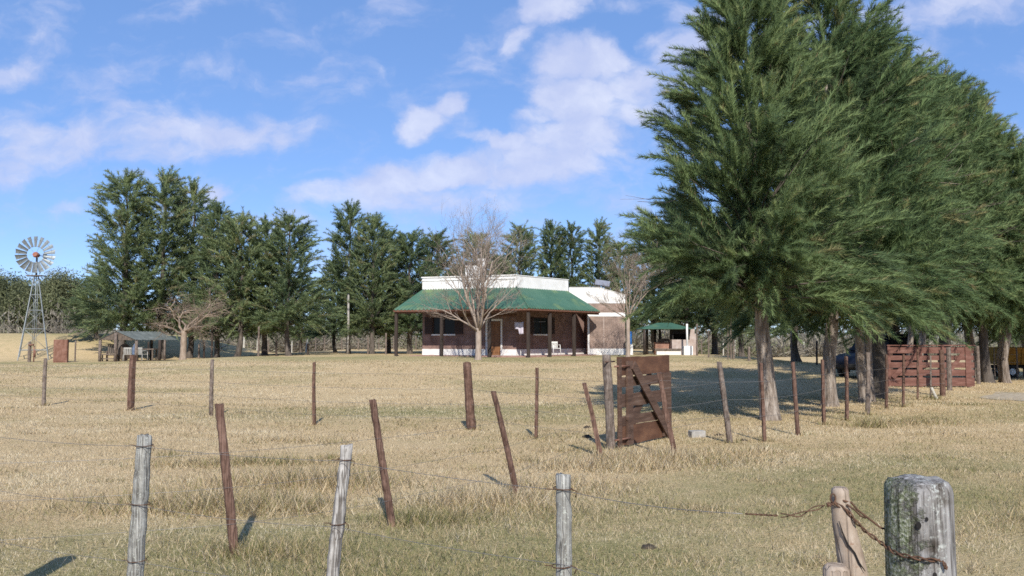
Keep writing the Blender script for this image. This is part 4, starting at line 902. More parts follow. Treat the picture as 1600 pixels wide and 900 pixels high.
# rusty tie wires between stake and thick post
tie = thing('tie_wire', 'rusty twisted wires tying the branch stake to the lichen post', 'wire', (0, 0, 0))
def twist(pts, r=.0028, pitch=.035, off=.004, strands=2, name='strand'):
    for s in range(strands):
        P = []; d = 0
        for a, c in zip(pts[:-1], pts[1:]):
            a = Vector(a); c = Vector(c); L = (c - a).length; n = max(2, int(L / .008)); t = (c - a).normalized(); u = t.cross(Vector((.1, .2, 1))).normalized(); w = t.cross(u)
            for k in range(n):
                q = a.lerp(c, k / n); an = 2 * math.pi * (d + L * k / n) / pitch + math.pi * s
                P.append(q + u * math.cos(an) * off + w * math.sin(an) * off)
            d += L
        b = MB(); b.tube(P, r, 6); b.build(name, M['wire_rust'], tie)
SPX, SPY, SR = 1.238, 2.62, .105
arc = lambda a0, a1, z0, z1, rr=SR, n=12: [(SPX + math.cos(a) * rr, SPY + math.sin(a) * rr, z0 + (z1 - z0) * k / (n - 1)) for k, a in enumerate(np.linspace(a0, a1, n))]
twist([(SX - .03, SY - .02, 1.29), (SX + .005, SY - .032, 1.268), (SX + .03, SY - .036, 1.235), (SX + .06, SY - .03, 1.205), (1.135, 2.655, 1.175)] + arc(-2.75, -1.45, 1.165, 1.158), off=.0042, pitch=.07)
twist([(SPX + math.cos(-1.45) * SR, SPY + math.sin(-1.45) * SR, 1.158), (SPX + .02, SPY - .108, 1.14), (SPX + .018, SPY - .106, 1.128)], off=.003)
b = MB(); b.tube([(SX - .03, SY + .01, 1.305), (SX, SY - .032, 1.296), (SX + .028, SY - .01, 1.288), (1.08, 2.70, 1.268), (1.13, 2.665, 1.225)] + arc(2.9, 1.6, 1.22, 1.2)[1:], .0032, 6); b.build('strand', M['wire_rust'], tie)
twist([(SX - .028, SY - .02, 1.288), (SX - .06, SY - .02, 1.28)], r=.0036, off=.006, pitch=.02)
twist([(SX - .06, SY - .02, 1.28), (SX - .10, SY - .02, 1.268), (SX - .14, SY - .015, 1.25), (SX - .2, SY, 1.245)], r=.0019, off=.0055, pitch=.11)
twist([(SX - .2, SY, 1.245), (SX - .3, SY + .04, 1.243)], r=.0018, off=.002, pitch=.03)
b = MB(); b.tube([(SX - .033 + math.cos(a) * .008, SY - .02, 1.303 + math.sin(a) * .014) for a in np.linspace(0, 6.6, 14)], .0024, 5); b.build('strand', M['wire_rust'], tie)
b = MB(); b.tube([(SX + .005, SY - .034, 1.286), (SX + .028, SY - .037, 1.27), (SX + .045, SY - .04, 1.252), (SX + .06, SY - .04, 1.246)], .003, 6); b.build('strand', M['wire_rust'], tie)
twist([(.955, 2.63, 1.04), (.99, 2.60, 1.03), (1.055, 2.625, 1.025), (1.11, 2.63, 1.028), (1.14, 2.62, 1.035)], off=.0045, pitch=.05)
b = MB(); b.tube(arc(-2.9, -.6, 1.035, 1.012), .0034, 6); b.build('strand', M['wire_rust'], tie)

# -- leaning brown post fence (second fence)
lf = thing('wire_fence', 'wire fence of leaning red brown posts running up to the dark gate', 'fence', (0, 0, 0))
lp = []
for k, (px, by, d, tpx, tpy, r) in enumerate([(367, 862, 7.25, 342, 632, .042), (613, 820, 8.28, 582, 625, .036), (807, 769, 10.0, 771, 612, .034), (939, 711, 13.25, 913, 599, .048), (1056, 712, 13.1, 1030, 583, .048)]):
    x = XX(px, d, by); z = G(x, d); h = ZZ(tpy, d) - z
    post(lf, 'post', x, d, h, r, M['post_red'], XX(tpx, d, tpy) - x, 0, True, 40 + k, base=z)
    lp.append((x, d, z, XX(tpx, d, tpy) - x, h))
def along(lp, zz, first, last):
    pts = list(first)
    for (x, d, z, t, h) in lp: pts.append((x + t * zz / h, d - .05, z + zz))
    return pts + list(last)
for k, zz in enumerate((.84, .55, .25)):
    wire(lf, along(lp[:4], zz, [(-6.6, 5.8, zz + .05), (-4.05, 6.65, zz)], [(1.72, 14.05, zz)]), sag=.01, seed=60 + k, r=.0016)
wire(lf, [(1.72, 14.05, .98), (lp[4][0] + lp[4][3] * .92, 13.05, 1.17), (3.8, 14.9, 1.05)], sag=.005, seed=71, r=.0022)
wire(lf, [(lp[4][0] + lp[4][3] * .5, 13.05, .55), (3.95, 14.9, .5)], sag=.005, seed=72, r=.0022)

# -- middle fence to the left
mf = thing('wire_fence', 'wire fence with upright thin brown posts across the paddock', 'fence', (0, 0, 0))
mp_ = []
for k, (px, by, tpx, tpy, r, mt, sq) in enumerate([(68, 634, 71, 560, .05, 'post_mid', 0), (204, 641, 208, 555, .075, 'post_red', 1), (330, 650, 332, 562, .05, 'post_mid', 0), (491, 664, 491, 566, .04, 'post_red', 1), (737, 671, 730, 566, .098, 'post_red', 0), (837, 685, 839, 575, .036, 'post_red', 1)]):
    d = CAMZ / -slope(by); x = XX(px, d, by); z = G(x, d)
    d = (CAMZ - z) / -slope(by); x = XX(px, d, by); z = G(x, d); h = ZZ(tpy, d) - z
    post(mf, 'post', x, d, h, r, M[mt], XX(tpx, d, tpy) - x, 0, bool(sq), 80 + k, {4: 'thick reddish brown round post'}.get(k), base=z, rough=.12)
    mp_.append((x, d, z, XX(tpx, d, tpy) - x, h))
for k, zz in enumerate((1.1, .8, .5, .22)):
    wire(mf, along(mp_, zz, [(-18, 25.5, .1 + zz)], [(1.66, 14.1, zz)]), sag=.01, seed=90 + k, r=.0026)

# -- right fence, thin brown posts in front of the trees
rf = thing('wire_fence', 'wire fence of thin brown posts in front of the big casuarinas', 'fence', (0, 0, 0))
rp_ = []
for k, (px, by, tpx, tpy, r, mt, sq) in enumerate([(1141, 692, 1124, 566, .055, 'post_mid', 0), (1195, 690, 1189, 567, .038, 'post_red', 1), (1247, 680, 1239, 566, .042, 'post_red', 0), (1288, 664, 1285, 562, .04, 'post_red', 1), (1323, 657, 1322, 557, .04, 'post_red', 1), (1355, 648, 1356, 551, .056, 'post_mid', 0), (1385, 640, 1385, 554, .035, 'post_red', 1), (1411, 636, 1412, 554, .034, 'post_red', 1), (1434, 625, 1434, 546, .034, 'post_red', 1), (1454, 622, 1454, 556, .03, 'post_mid', 0)]):
    d = CAMZ / -slope(by); x = XX(px, d, by); z = G(x, d)
    d = (CAMZ - z) / -slope(by); x = XX(px, d, by); z = G(x, d); h = ZZ(tpy, d) - z
    post(rf, 'post', x, d, h, r, M[mt], XX(tpx, d, tpy) - x, 0, bool(sq), 120 + k, {0: 'thick knotty leaning post'}.get(k), base=z, rough=.12)
    rp_.append((x, d, z, XX(tpx, d, tpy) - x, h))
for k, zz in enumerate((1.05, .75, .45)):
    wire(rf, along(rp_, zz, [(lp[4][0] + lp[4][3] * zz / 1.25, 13.05, zz)], [(13.3, 26.2, zz)]), sag=.01, seed=130 + k, r=.0026)

# -- the dark gate between the fences, with its post
gx, gy = 1.70, 14.12
gp = thing('gate_post', 'round weathered brown post that the dark wooden gate hangs on', 'post', (1.62, 14.05, G(1.62, 14.05)))
post(gp, 'shaft', 0, 0, ZZ(555, 14.05) - G(1.62, 14.05), .078, M['post_mid'], -.07, 0, False, 150, base=0, taper=.9, n=16, rough=.05)
gw = 1.98; ga_ = math.atan2(1.6, 1.13)
ga0 = thing('wooden_gate', 'dark reddish wooden gate with cross braces standing open by its post', 'gate', (gx + .06, gy + .02, G(gx, gy) + .03), ga_)
def gboard(name, x0, x1, z0, z1, y0, y1, mat, seed=0):
    rnd = random.Random(seed); b = MB(); n = 8; vs = []
    xs = np.linspace(x0, x1, n + 1)
    for x in xs:
        a = z0 + rnd.uniform(-.006, .006); c = z1 + rnd.uniform(-.006, .006)
        vs += [(x, y0, a), (x, y1, a), (x, y1, c), (x, y0, c)]
    fs = [(i * 4 + k, i * 4 + (k + 1) % 4, (i + 1) * 4 + (k + 1) % 4, (i + 1) * 4 + k) for i in range(n) for k in range(4)] + [(3, 2, 1, 0), (n * 4, n * 4 + 1, n * 4 + 2, n * 4 + 3)]
    b.add([(v[0], v[1], v[2]) for v in vs], [tuple(reversed(f)) for f in fs]); return b.build(name, mat, ga0)
gboard('top_board', 0, gw, 1.16, 1.47, 0, .03, M['gate_rust'], 1)
gboard('rail', .02, gw, .97, 1.135, .001, .03, M['gate_dark'], 2)
gboard('rail', .02, gw, .64, .85, .001, .03, M['gate_dark'], 3)
gboard('rail', .02, gw, .33, .49, .001, .03, M['gate_dark'], 4)
gboard('bottom_board', 0, gw, 0, .318, 0, .03, M['gate_rust'], 5)
gboard('stile', .07, .20, 0, 1.47, -.045, -.003, M['gate_dark'], 6) if False else None
def vboard(name, x0, x1, z0, z1, y0, y1, mat):
    b = MB(); b.box(x0, x1, y0, y1, z0, z1); return b.build(name, mat, ga0, bevel=.006)
vboard('stile', -.06, .03, -.02, 1.44, -.05, -.004, M['gate_dark'])
vboard('stile', .24, .44, 0, 1.40, -.048, -.004, M['gate_dark'])
vboard('stile', gw - .34, gw - .02, .02, 1.16, -.046, -.004, M['gate_dark'])
b = MB(); b.bar((.42, -.064, 1.33), (gw - .16, -.064, .04), .03, .17); b.build('diagonal_brace', M['gate_dark'], ga0)
b = MB(); b.bar((.42, .046, .2), (1.3, .046, 1.15), .03, .2); b.build('diagonal_brace', M['gate_dark'], ga0)
b = MB(); b.tube([(-.16, -.02, 1.32), (.3, -.055, 1.32)], .016, 6); b.build('hinge', M['rust'], ga0)
b = MB(); b.tube([(-.16, -.02, .12), (.3, -.055, .12)], .016, 6); b.build('hinge', M['rust'], ga0)
b = MB(); b.tube([(-.33, .06, 1.40), (-.02, .06, 1.40)], .013, 6); b.build('latch_bar', M['gate_dark'], ga0)

# -- red gate at the back right
d = 30.7; x0 = XX(1386, d); z0 = G(XX(1450, d), d)
rg = thing('red_gate', 'wide faded red board gate under the casuarinas', 'gate', (x0, d, z0 + .04), R(-2))
W = XX(1519, d) - x0; hgt = 1.40
rows = [(0, .30), (.37, .585), (.655, .85), (.925, 1.09), (1.17, hgt)]
for k, (a, c) in enumerate(rows):
    b = MB(); b.box(0, W, 0, .03, a, c); b.build('board', M['gate_red'], rg, bevel=.004)
for (a, c) in ((0, .10), (1.08, 1.22), (1.9, 2.0), (W - .32, W - .12)):
    b = MB(); b.box(a, c, -.035, -.003, -.02, hgt + .03); b.build('stile', M['gate_red'], rg, bevel=.004)
b = MB(); b.bar((.15, -.052, .3), (1.05, -.052, 1.2), .03, .16); b.build('diagonal_brace', M['gate_red'], rg)
b = MB(); b.bar((2.0, -.052, .3), (W - .4, -.052, 1.2), .03, .14); b.build('diagonal_brace', M['gate_red'], rg)
b = MB(); b.box(-.02, W + .02, -.06, .06, hgt + .035, hgt + .075); b.build('top_rail', M['gate_red'], rg)
for k, (px, by, ty, r, mt, lab) in enumerate([(1473, 620, 547, .085, 'post_red', 'dark brown gatepost, left one of the pair before the red gate'), (1484, 612, 543, .085, 'post_mid', 'grey brown gatepost, right one of the pair before the red gate'),
                                   (1519, 606, 543, .065, 'post_mid', 'pinkish post at the right end of the red gate'), (1529, 604, 541, .075, 'post_mid', 'stouter post just past the right end of the red gate'),
                                   (1394, 600, 543, .055, 'post_red', 'red post at the left end of the red gate')]):
    d = CAMZ / -slope(by) if k != 4 else 31.4; x = XX(px, d, by); z = G(x, d); h = ZZ(ty, d) - z
    g = thing('gate_post', lab, 'post', (x, d, z), 0, 'posts of the red gate')
    post(g, 'shaft', 0, 0, h, r, M[mt], 0, 0, False, 160 + k, base=0)
bf = thing('wire_fence', 'thin wire fence right of the red gate, by the yellow wagon', 'fence', (0, 0, 0))
bp_ = []
for k, (px, by, ty, r) in enumerate([(1541, 598, 544, .05), (1555, 597, 545, .03), (1590, 594, 542, .04), (1600, 590, 545, .04), (1625, 592, 545, .04)]):
    d = CAMZ / -slope(by); x = XX(px, d, by); z = G(x, d); h = ZZ(ty, d) - z
    post(bf, 'post', x, d, h, r, M['post_mid'], 0, 0, False, 170 + k, base=z); bp_.append((x, d, z, 0, h))
for k, zz in enumerate((1.1, .75, .4)): wire(bf, along(bp_, zz, [], []), r=.004, seed=180 + k)
d = 25.2; x = XX(1462, d); pw = thing('leaning_peg', 'short pale leaning peg on the grass before the red gate', 'post', (x, d, G(x, d)))
post(pw, 'shaft', 0, 0, .36, .05, M['post_white'], -.16, 0, False, 190, base=0)

# -- far boundary fences
def far_fence(label, items, seed, wires=True):
    f = thing('boundary_fence', label, 'fence', (0, 0, 0)); L_ = []
    for k, (px, d, h, mt, r, tl) in enumerate(items):
        x = XX(px, d); z = G(x, d); post(f, 'post', x, d, h, r, M[mt], tl, 0, False, seed + k, base=z); L_.append((x, d, z, tl, h))
    L_.sort()
    for k, zz in enumerate((1.1, .7)): wire(f, along(L_, zz, [], []), r=.006, seed=seed + k)
far_fence('far boundary fence of pale posts seen under the left and middle groves',
          [(296, 80, 1.3, 'post_mid', .06, 0), (381, 79, 1.5, 'post_white', .09, .02), (402, 80, 1.4, 'post_white', .07, 0), (419, 80, 1.3, 'post_mid', .06, 0), (456, 81, 1.35, 'post_white', .06, 0), (478, 79, 1.5, 'post_white', .10, .22), (493, 81, 1.4, 'post_mid', .06, 0), (507, 81, 1.2, 'post_mid', .06, 0),
           (521, 80, 1.4, 'post_white', .06, 0), (534, 81, 1.3, 'post_mid', .06, 0), (560, 82, 1.3, 'post_mid', .06, 0), (592, 82, 1.3, 'post_mid', .06, 0), (615, 82, 1.3, 'post_mid', .06, 0), (650, 82, 1.3, 'post_mid', .06, 0)], 200)
far_fence('far boundary fence of pale posts seen under the right trees',
          [(1096, 80, 1.4, 'post_mid', .07, 0), (1130, 84, 1.5, 'post_white', .07, 0), (1148, 86, 1.7, 'post_white', .1, 0), (1178, 88, 1.4, 'post_mid', .07, 0), (1204, 90, 1.5, 'post_white', .06, 0), (1218, 91, 1.4, 'post_white', .07, 0), (1233, 92, 1.4, 'post_white', .07, 0), (1247, 93, 1.4, 'post_mid', .07, 0), (1256, 93, 1.5, 'post_white', .09, 0),
           (1264, 94, 1.4, 'post_white', .08, .1), (1271, 94, 1.5, 'post_white', .07, -.1), (1277, 95, 1.5, 'post_mid', .07, 0), (1284, 95, 1.4, 'post_white', .07, 0), (1318, 96, 1.4, 'post_mid', .07, 0), (1450, 98, 1.5, 'post_mid', .07, 0), (1545, 99, 1.5, 'post_white', .07, 0), (1580, 100, 1.5, 'post_white', .07, 0)], 240)
yf = thing('yard_fence', 'low fence of dark stubby posts at the edge of the left grove', 'fence', (0, 0, 0)); L_ = []
for k, (px, d, h, mt) in enumerate([(118, 51, 1.25, 'post_mid'), (232, 56, 1.2, 'post_dark'), (311, 57, 1.0, 'post_mid'), (319, 56, 1.15, 'post_dark'), (331, 55, 2.2, 'post_dark'), (404, 54, 1.9, 'post_mid'), (432, 56, 1.0, 'post_dark'), (481, 57, .75, 'post_dark'), (575, 60, 1.2, 'post_mid'), (603, 60, 1.5, 'post_mid')]):
    x = XX(px, d); z = G(x, d); post(yf, 'post', x, d, h, .07 if k else .05, M[mt], 0, 0, False, 280 + k, base=z); L_.append((x, d, z, 0, h))
kf = thing('yard_fence', 'low fence of slim sticks right of the outdoor kitchen', 'fence', (0, 0, 0))
for k, (px, d, h, mt, r) in enumerate([(1089, 54, 2.0, 'post_mid', .06), (1107, 50, 1.6, 'post_mid', .05), (1137, 47, 1.9, 'post_mid', .045), (1142, 46, 2.4, 'post_mid', .05), (1170, 44, .7, 'post_mid', .08), (1146, 47, 1.3, 'post_mid', .06), (1236, 42, 1.6, 'post_mid', .04), (1276, 42, 1.2, 'post_dark', .05)]):
    x = XX(px, d); z = G(x, d); post(kf, 'post', x, d, h, r, M[mt], .02, 0, False, 300 + k, base=z)

# ------------------------------------------------------------------ the house
HB = Vector((.27, 52.0)); HZ = G(.27, 51.5) + .02
dl = Vector((math.cos(R(-20.2)), math.sin(R(-20.2)))); dr_ = Vector((math.cos(R(50)), math.sin(R(50))))
nl_ = Vector((dl.y, -dl.x)); nr_ = Vector((dr_.y, -dr_.x))        # outward normals
house = thing('house', 'white and brick farmhouse with green metal porch roof', 'house', (HB.x, HB.y, HZ))
def hit(px, o, d):
    u = XX(px, 1, 540)
    return (u * o.y - o.x) / (d.x - u * d.y)
lenL = -hit(660, HB, dl); lenR_p = hit(888, HB, dr_); lenR = hit(919.5, HB, dr_) + .55
LROT = R(-20.2); RROT = R(50)
WT = 4.18; PT = 4.93; PL = .42      # wall top, parapet top, plinth height
def wall_open(b, s0, s1, z0, z1, y0, y1, ops):
    """boxes of a wall between s0..s1 leaving rectangular openings"""
    xs = s0
    for (a, c, za, zb) in sorted(ops):
        if a > xs: b.box(xs, a, y0, y1, z0, z1)
        if za > z0: b.box(a, c, y0, y1, z0, min(za, z1))
        if zb < z1: b.box(a, c, y0, y1, max(zb, z0), z1)
        xs = c
    if xs < s1: b.box(xs, s1, y0, y1, z0, z1)
def zat(py, px, o, d): 
    s = hit(px, o, d); y = o.y + s * d.y; return ZZ(py, y) - HZ
wL = (hit(676, HB, dl), hit(711, HB, dl)); dL = (hit(762, HB, dl), hit(782.5, HB, dl)); wR = (hit(834, HB, dr_), hit(858, HB, dr_))
wz = (1.36, 2.42); dz = (0.05, 2.15)
opsL = [(wL[0], wL[1], *wz), (dL[0], dL[1], *dz)]; opsR = [(wR[0], wR[1], *wz)]
b = MB(); wall_open(b, -lenL, 0, PL, WT, 0, .25, opsL); b.build('wall', M['brick'], house, rz=LROT)
b = MB(); wall_open(b, 0, lenR, PL, WT, 0, .25, opsR); b.build('wall', M['brick'], house, rz=RROT)
b = MB(); wall_open(b, -lenL, 0.012, -.3, PL, -.03, .25, [(dL[0], dL[1], 0.05, PL)]); b.build('plinth', M['white_dirty'], house, rz=LROT)
b = MB(); b.box(0, lenR, -.03, .25, -.3, PL); b.build('plinth', M['white_dirty'], house, rz=RROT)
b = MB(); b.box(-lenL - .02, 0.016, -.02, .3, WT, PT); b.build('parapet', M['white'], house, rz=LROT)
b = MB(); b.box(0, lenR_p, -.02, .3, WT, PT); b.build('parapet', M['white'], house, rz=RROT)
b = MB(); b.box(-lenL - .08, .03, -.075, .36, PT + .002, PT + .07); b.build('cornice', M['white_dirty'], house, rz=LROT)
b = MB(); b.box(-lenL - .06, -.1, -.06, -.021, PT - .2, PT - .15); b.build('cornice', M['white_dirty'], house, rz=LROT)
b = MB(); b.box(0.0, lenR_p + .02, -.05, .33, PT + .004, PT + .05); b.build('cornice', M['white_dirty'], house, rz=RROT)
# left end wall, back and flat roof slab
Aw = -dl * lenL
bk = [Aw + Vector((0, .25)), Aw + Vector((1.2, 8)), Vector((7, 10)), Vector((lenR_p * dr_.x + .6, lenR_p * dr_.y + .5))]
b = MB(); b.bar((Aw.x + .1, Aw.y + .12, WT / 2), (Aw.x + 1.2, Aw.y + 8, WT / 2), .22, WT); b.build('wall', M['white_dirty'], house)
b = MB(); b.bar((Aw.x + 1.2, Aw.y + 8, WT / 2), (7, 10, WT / 2), .22, WT); b.build('wall', M['white_dirty'], house)
b = MB(); b.prism([(Aw.x + .3, Aw.y + .4), (-.05, .45), (lenR_p * dr_.x, lenR_p * dr_.y + .6), (7, 9.8), (Aw.x + 1.3, Aw.y + 7.8)], WT - .1, WT + .1); b.build('roof_slab', M['stone'], house)
# windows and door
def window(s0, s1, rot):
    f = MB(); y = .05
    for (a, c, za, zb) in ((s0, s0 + .06, *wz), (s1 - .06, s1, *wz), (s0 + .06, s1 - .06, wz[0], wz[0] + .06), (s0 + .06, s1 - .06, wz[1] - .06, wz[1]), ((s0 + s1) / 2 - .03, (s0 + s1) / 2 + .03, wz[0] + .06, wz[1] - .06)):
        f.box(a, c, y, y + .06, za, zb)
    fo = f.build('window', M['shutter'], house, rz=rot)
    p = MB(); p.box(s0 + .06, s1 - .06, y + .025, y + .035, wz[0] + .06, wz[1] - .06); p.build('pane', M['glass'], fo)
    s = MB(); s.box(s0 - .05, s1 + .05, -.09, .05, wz[0] - .09, wz[0] - .003); s.build('sill', M['white'], fo)
    w = min((s1 - s0) / 2, .55)
    for (a, c) in ((s0 - w, s0 - .01), (s1 + .01, s1 + w)):
        h = MB(); h.box(a, c, -.045, -.004, wz[0], wz[1])
        for k in range(9): h.box(a + .05, c - .05, -.055, -.046, wz[0] + .06 + k * .108, wz[0] + .13 + k * .108)
        h.build('shutter', M['shutter'], fo)
window(wL[0], wL[1], LROT); window(wR[0], wR[1], RROT)
b = MB(); b.box(dL[0] + .01, dL[1] - .01, .08, .13, .05, 2.13)
for (a, c, za, zb) in ((.12, .44, .2, .85), (.5, .82, .2, .85), (.12, .44, 1.0, 1.95), (.5, .82, 1.0, 1.95)):
    q = (dL[1] - dL[0]) / .92; b.box(dL[0] + a * q, dL[0] + c * q, .065, .079, za, zb)
do = b.build('door', M['door'], house, rz=LROT, bevel=.004)
b = MB(); b.tube([(dL[0] + .1, .06, 1.02), (dL[0] + .1, .02, 1.02), (dL[0] + .2, .02, 1.02)], .012, 6); b.build('handle', M['steel'], do)
b = MB(); b.box(dL[0] - .13, dL[0] - .005, -.05, .2, -.05, 2.3); b.box(dL[1] + .005, dL[1] + .11, -.05, .2, -.05, 2.3); b.box(dL[0] - .004, dL[1] + .004, -.04, .2, 2.16, 2.28); b.build('door_frame', M['white_dirty'], house, rz=LROT)
b = MB(); b.box(-lenL + .25, 0, -.03, -.003, 2.46, 2.56); b.build('trim_board', M['ceiling'], house, rz=LROT)
# porch roof
EV = 2.32; EZ = 2.83; RZ0 = 4.2
def isect(o1, d1, o2, d2):
    den = d1.x * d2.y - d1.y * d2.x; w = o2 - o1; t = (w.x * d2.y - w.y * d2.x) / den
    return o1 + d1 * t
ZERO = Vector((0, 0))
def eave_pts(e):
    c = isect(nl_ * e, dl, nr_ * e, dr_)
    o = HB + nl_ * e; l = nl_ * e + dl * hit(614 + (EV - e) * 12, o, dl)
    o = HB + nr_ * e; r = nr_ * e + dr_ * hit(938 - (EV - e) * 12, o, dr_)
    return l, c, r
E1, E2, E3 = eave_pts(EV); W1 = -dl * lenL; W3 = dr_ * (lenR_p - .1)
def corr(b, p00, p10, p01, p11, wave=.25, amp=.026, th=.012, nv=5, sign=1):
    """corrugated sheet: p00-p10 is the eave, p01-p11 the top"""
    L = (Vector(p10) - Vector(p00)).length; n = int(L / wave * 8); vs = []
    for lay in (0, -th):
        for i in range(n + 1):
            u = i / n
            for j in range(nv + 1):
                v = j / nv
                q = Vector(p00).lerp(Vector(p10), u).lerp(Vector(p01).lerp(Vector(p11), u), v)
                vs.append((q.x, q.y, q.z + lay + amp * math.sin(2 * math.pi * u * L / wave)))
    N = (n + 1) * (nv + 1); fs = []
    for i in range(n):
        for j in range(nv):
            a = i * (nv + 1) + j; q = (a, a + nv + 1, a + nv + 2, a + 1)
            fs.append(q); fs.append(tuple(N + k for k in reversed(q)))
        a = i * (nv + 1); fs.append((a, N + a, N + a + nv + 1, a + nv + 1))
    for i in (0, n):
        for j in range(nv):
            a = i * (nv + 1) + j; fs.append((a, a + 1, N + a + 1, N + a))
    b.add(vs, fs, True)
v3 = lambda p, z: (p.x, p.y, z)
b = MB(); corr(b, v3(E1, EZ), v3(E2, EZ), v3(W1 - nl_ * .0 + nl_ * .03, RZ0), v3(nl_ * .03, RZ0)); b.build('porch_roof', M['green_roof'], house)
b = MB(); corr(b, v3(E2, EZ), v3(E3, EZ), v3(nr_ * .03, RZ0), v3(W3 + nr_ * .03, RZ0)); b.build('porch_roof', M['green_roof'], house)
b = MB(); b.tube([v3(E2, EZ + .03), v3((nl_ + nr_) * .03, RZ0 + .03)], .05, 6); b.build('ridge_cap', M['green_roof'], house)
# beams under the eave, rafters, posts, floor
b1, b2, b3 = eave_pts(EV - .22)
b = MB(); b.bar(v3(b1, EZ - .13), v3(b2, EZ - .13), .09, .17); b.bar(v3(b2, EZ - .131), v3(b3, EZ - .131), .09, .17); b.build('porch_beam', M['roof_dark'], house)
e1, e2, e3 = eave_pts(EV - .03)
b = MB(); b.bar(v3(e1, EZ - .065), v3(e2, EZ - .065), .03, .10); b.bar(v3(e2, EZ - .066), v3(e3, EZ - .066), .03, .10); b.build('fascia_board', M['roof_dark'], house)
for k in range(9):
    f = k / 8; a = e1.lerp(e2, f); c = W1.lerp(ZERO, f) + nl_ * .05
    b = MB(); b.bar(v3(a, EZ - .075), v3(c, RZ0 - .09), .06, .1); b.build('rafter', M['roof_dark'], house)
for k in range(7):
    f = (k + .5) / 7; a = e2.lerp(e3, f); c = ZERO.lerp(W3, f) + nr_ * .05
    b = MB(); b.bar(v3(a, EZ - .075), v3(c, RZ0 - .09), .06, .1); b.build('rafter', M['roof_dark'], house)
for k, px in enumerate((619, 690, 765, 820, 859, 897)):
    o, d_, n_ = (HB + nl_ * (EV - .22), dl, nl_) if k < 4 else (HB + nr_ * (EV - .22), dr_, nr_)
    if k == 3: p = b2 + Vector((.02, 0))
    else: p = n_ * (EV - .22) + d_ * hit(px, o, d_)
    q = MB(); q.box(-.085, .085, -.085, .085, -.25, EZ - .22); q.build('porch_post', M['post_dark'], house, (p.x, p.y, 0), LROT if k < 4 else RROT, bevel=.012)
f1, f2, f3 = eave_pts(EV - .55)
b = MB(); b.prism([v3(W1, 0)[:2], v3(W1 + nl_ * (EV - .55), 0)[:2], v3(f2, 0)[:2], v3(f3, 0)[:2], v3(dr_ * lenR, 0)[:2], (0, .2)], -.3, .045); b.build('porch_floor', M['floor'], house)
# wing with the sloping parapet
wy = 56.0 - HB.y; X0 = XX(919.5, 56.0) - HB.x; X1 = XX(977, 56.0) - HB.x; XL = XX(889.5, 56.0) - HB.x; XM = XX(937, 56.0) - HB.x
zt = ZZ(449.5, 56) - HZ; zt2 = ZZ(461.5, 56) - HZ; zbk = ZZ(474, 56) - HZ; zb1 = ZZ(488.5, 56) - HZ; zb0 = ZZ(494.5, 56) - HZ
wing = house
b = MB(); b.box(X0 + .07, X1, 0, .25, PL, zb0); b.box(X0 + .07, X1, 0, .25, zb1, zbk); b.build('wing_wall', M['brick_pale'], house, (0, wy, 0))
b = MB(); b.box(X0 + .03, X1 + .01, -.025, .25, zb0 + .002, zb1 - .002); b.build('band_course', M['white'], house, (0, wy, 0))
b = MB(); b.box(X0 - .05, X1 + .02, -.035, .25, -.3, PL - .003); b.box(X0 - .05, X0 + .067, -.03, .25, PL, zb1); b.build('plinth', M['white'], house, (0, wy, 0))
b = MB(); b.wallpoly([(XL, zbk + .0), (X1 + .015, zbk + .0), (X1 + .015, zt2), (XM, zt), (XL, zt)], -.022, .26); b.build('parapet', M['white'], house, (0, wy, 0))
b = MB(); b.bar((XL, .12, zt + .02), (XM, .12, zt + .02), .34, .035); b.bar((XM, .12, zt + .021), (X1 + .03, .12, zt2 + .021), .34, .035); b.build('cornice', M['white_dirty'], house, (0, wy, 0))
b = MB(); xs_ = XX(943.5, 56) - HB.x; b.box(xs_ - .02, xs_ + .02, -.012, -.002, PL, zb0); b.build('wall_seam', M['plaster_pink'], house, (0, wy, 0))
b = MB(); b.bar((X1 - .12, wy + .26, zt2 / 2), (X1 - .1, wy + 6.5, zt2 / 2), .22, zt2 - .05); b.build('wing_wall', M['white_dirty'], house)
b = MB(); b.bar((X0 + .06, wy + .26, WT / 2), (X0 + .06, wy + 2.2, WT / 2), .2, WT - .02); b.build('wing_wall', M['brick'], house)
b = MB(); b.prism([(XL, wy + .3), (X1, wy + .3), (X1, wy + 6.5), (XL, wy + 6.5)], zt2 - .45, zt2 - .3); b.build('roof_slab', M['stone'], house)
# chimney
cd = 57.0; cx = XX(736, cd) - HB.x; cz = ZZ(415, cd) - HZ
ch = MB(); ch.box(cx - .4, cx + .38, 0, .7, WT, cz); cho = ch.build('chimney', M['white'], house, (0, cd - HB.y, 0))
b = MB(); b.box(cx - .46, cx + .36, -.05, .75, cz + .12, cz + .2); [b.box(cx - .38 + q * .3, cx - .3 + q * .3, .0, .1, cz, cz + .12) for q in range(3)]; b.build('chimney_cap', M['black'], cho)
b = MB(); b.box(cx + .384, cx + .95, .05, .65, WT, ZZ(408, cd) - HZ); b.box(cx + .33, cx + 1.0, 0, .7, ZZ(408, cd) - HZ, ZZ(404, cd) - HZ); b.box(cx + .7, cx + .93, .0, .048, WT, ZZ(404, cd) - HZ - .3); b.build('flue_stack', M['white'], cho)
# things on and around the house
sp = thing('solar_panel', 'small grey tilted panel on a bracket above the house wing', 'panel', (XX(942, 57.5), 57.5, HZ + zt - .6))
b = MB(); b.box(-.5, .5, -.03, .03, -.28, .28, Matrix.Translation((0, 0, 1.0)) @ Matrix.Rotation(R(-48), 4, 'X') @ Matrix.Rotation(R(14), 4, 'Y')); b.build('panel', M['panel'], sp)
b = MB(); b.tube([(0, .05, 0), (0, .05, .98)], .03, 6); b.build('bracket', M['steel_dark'], sp)
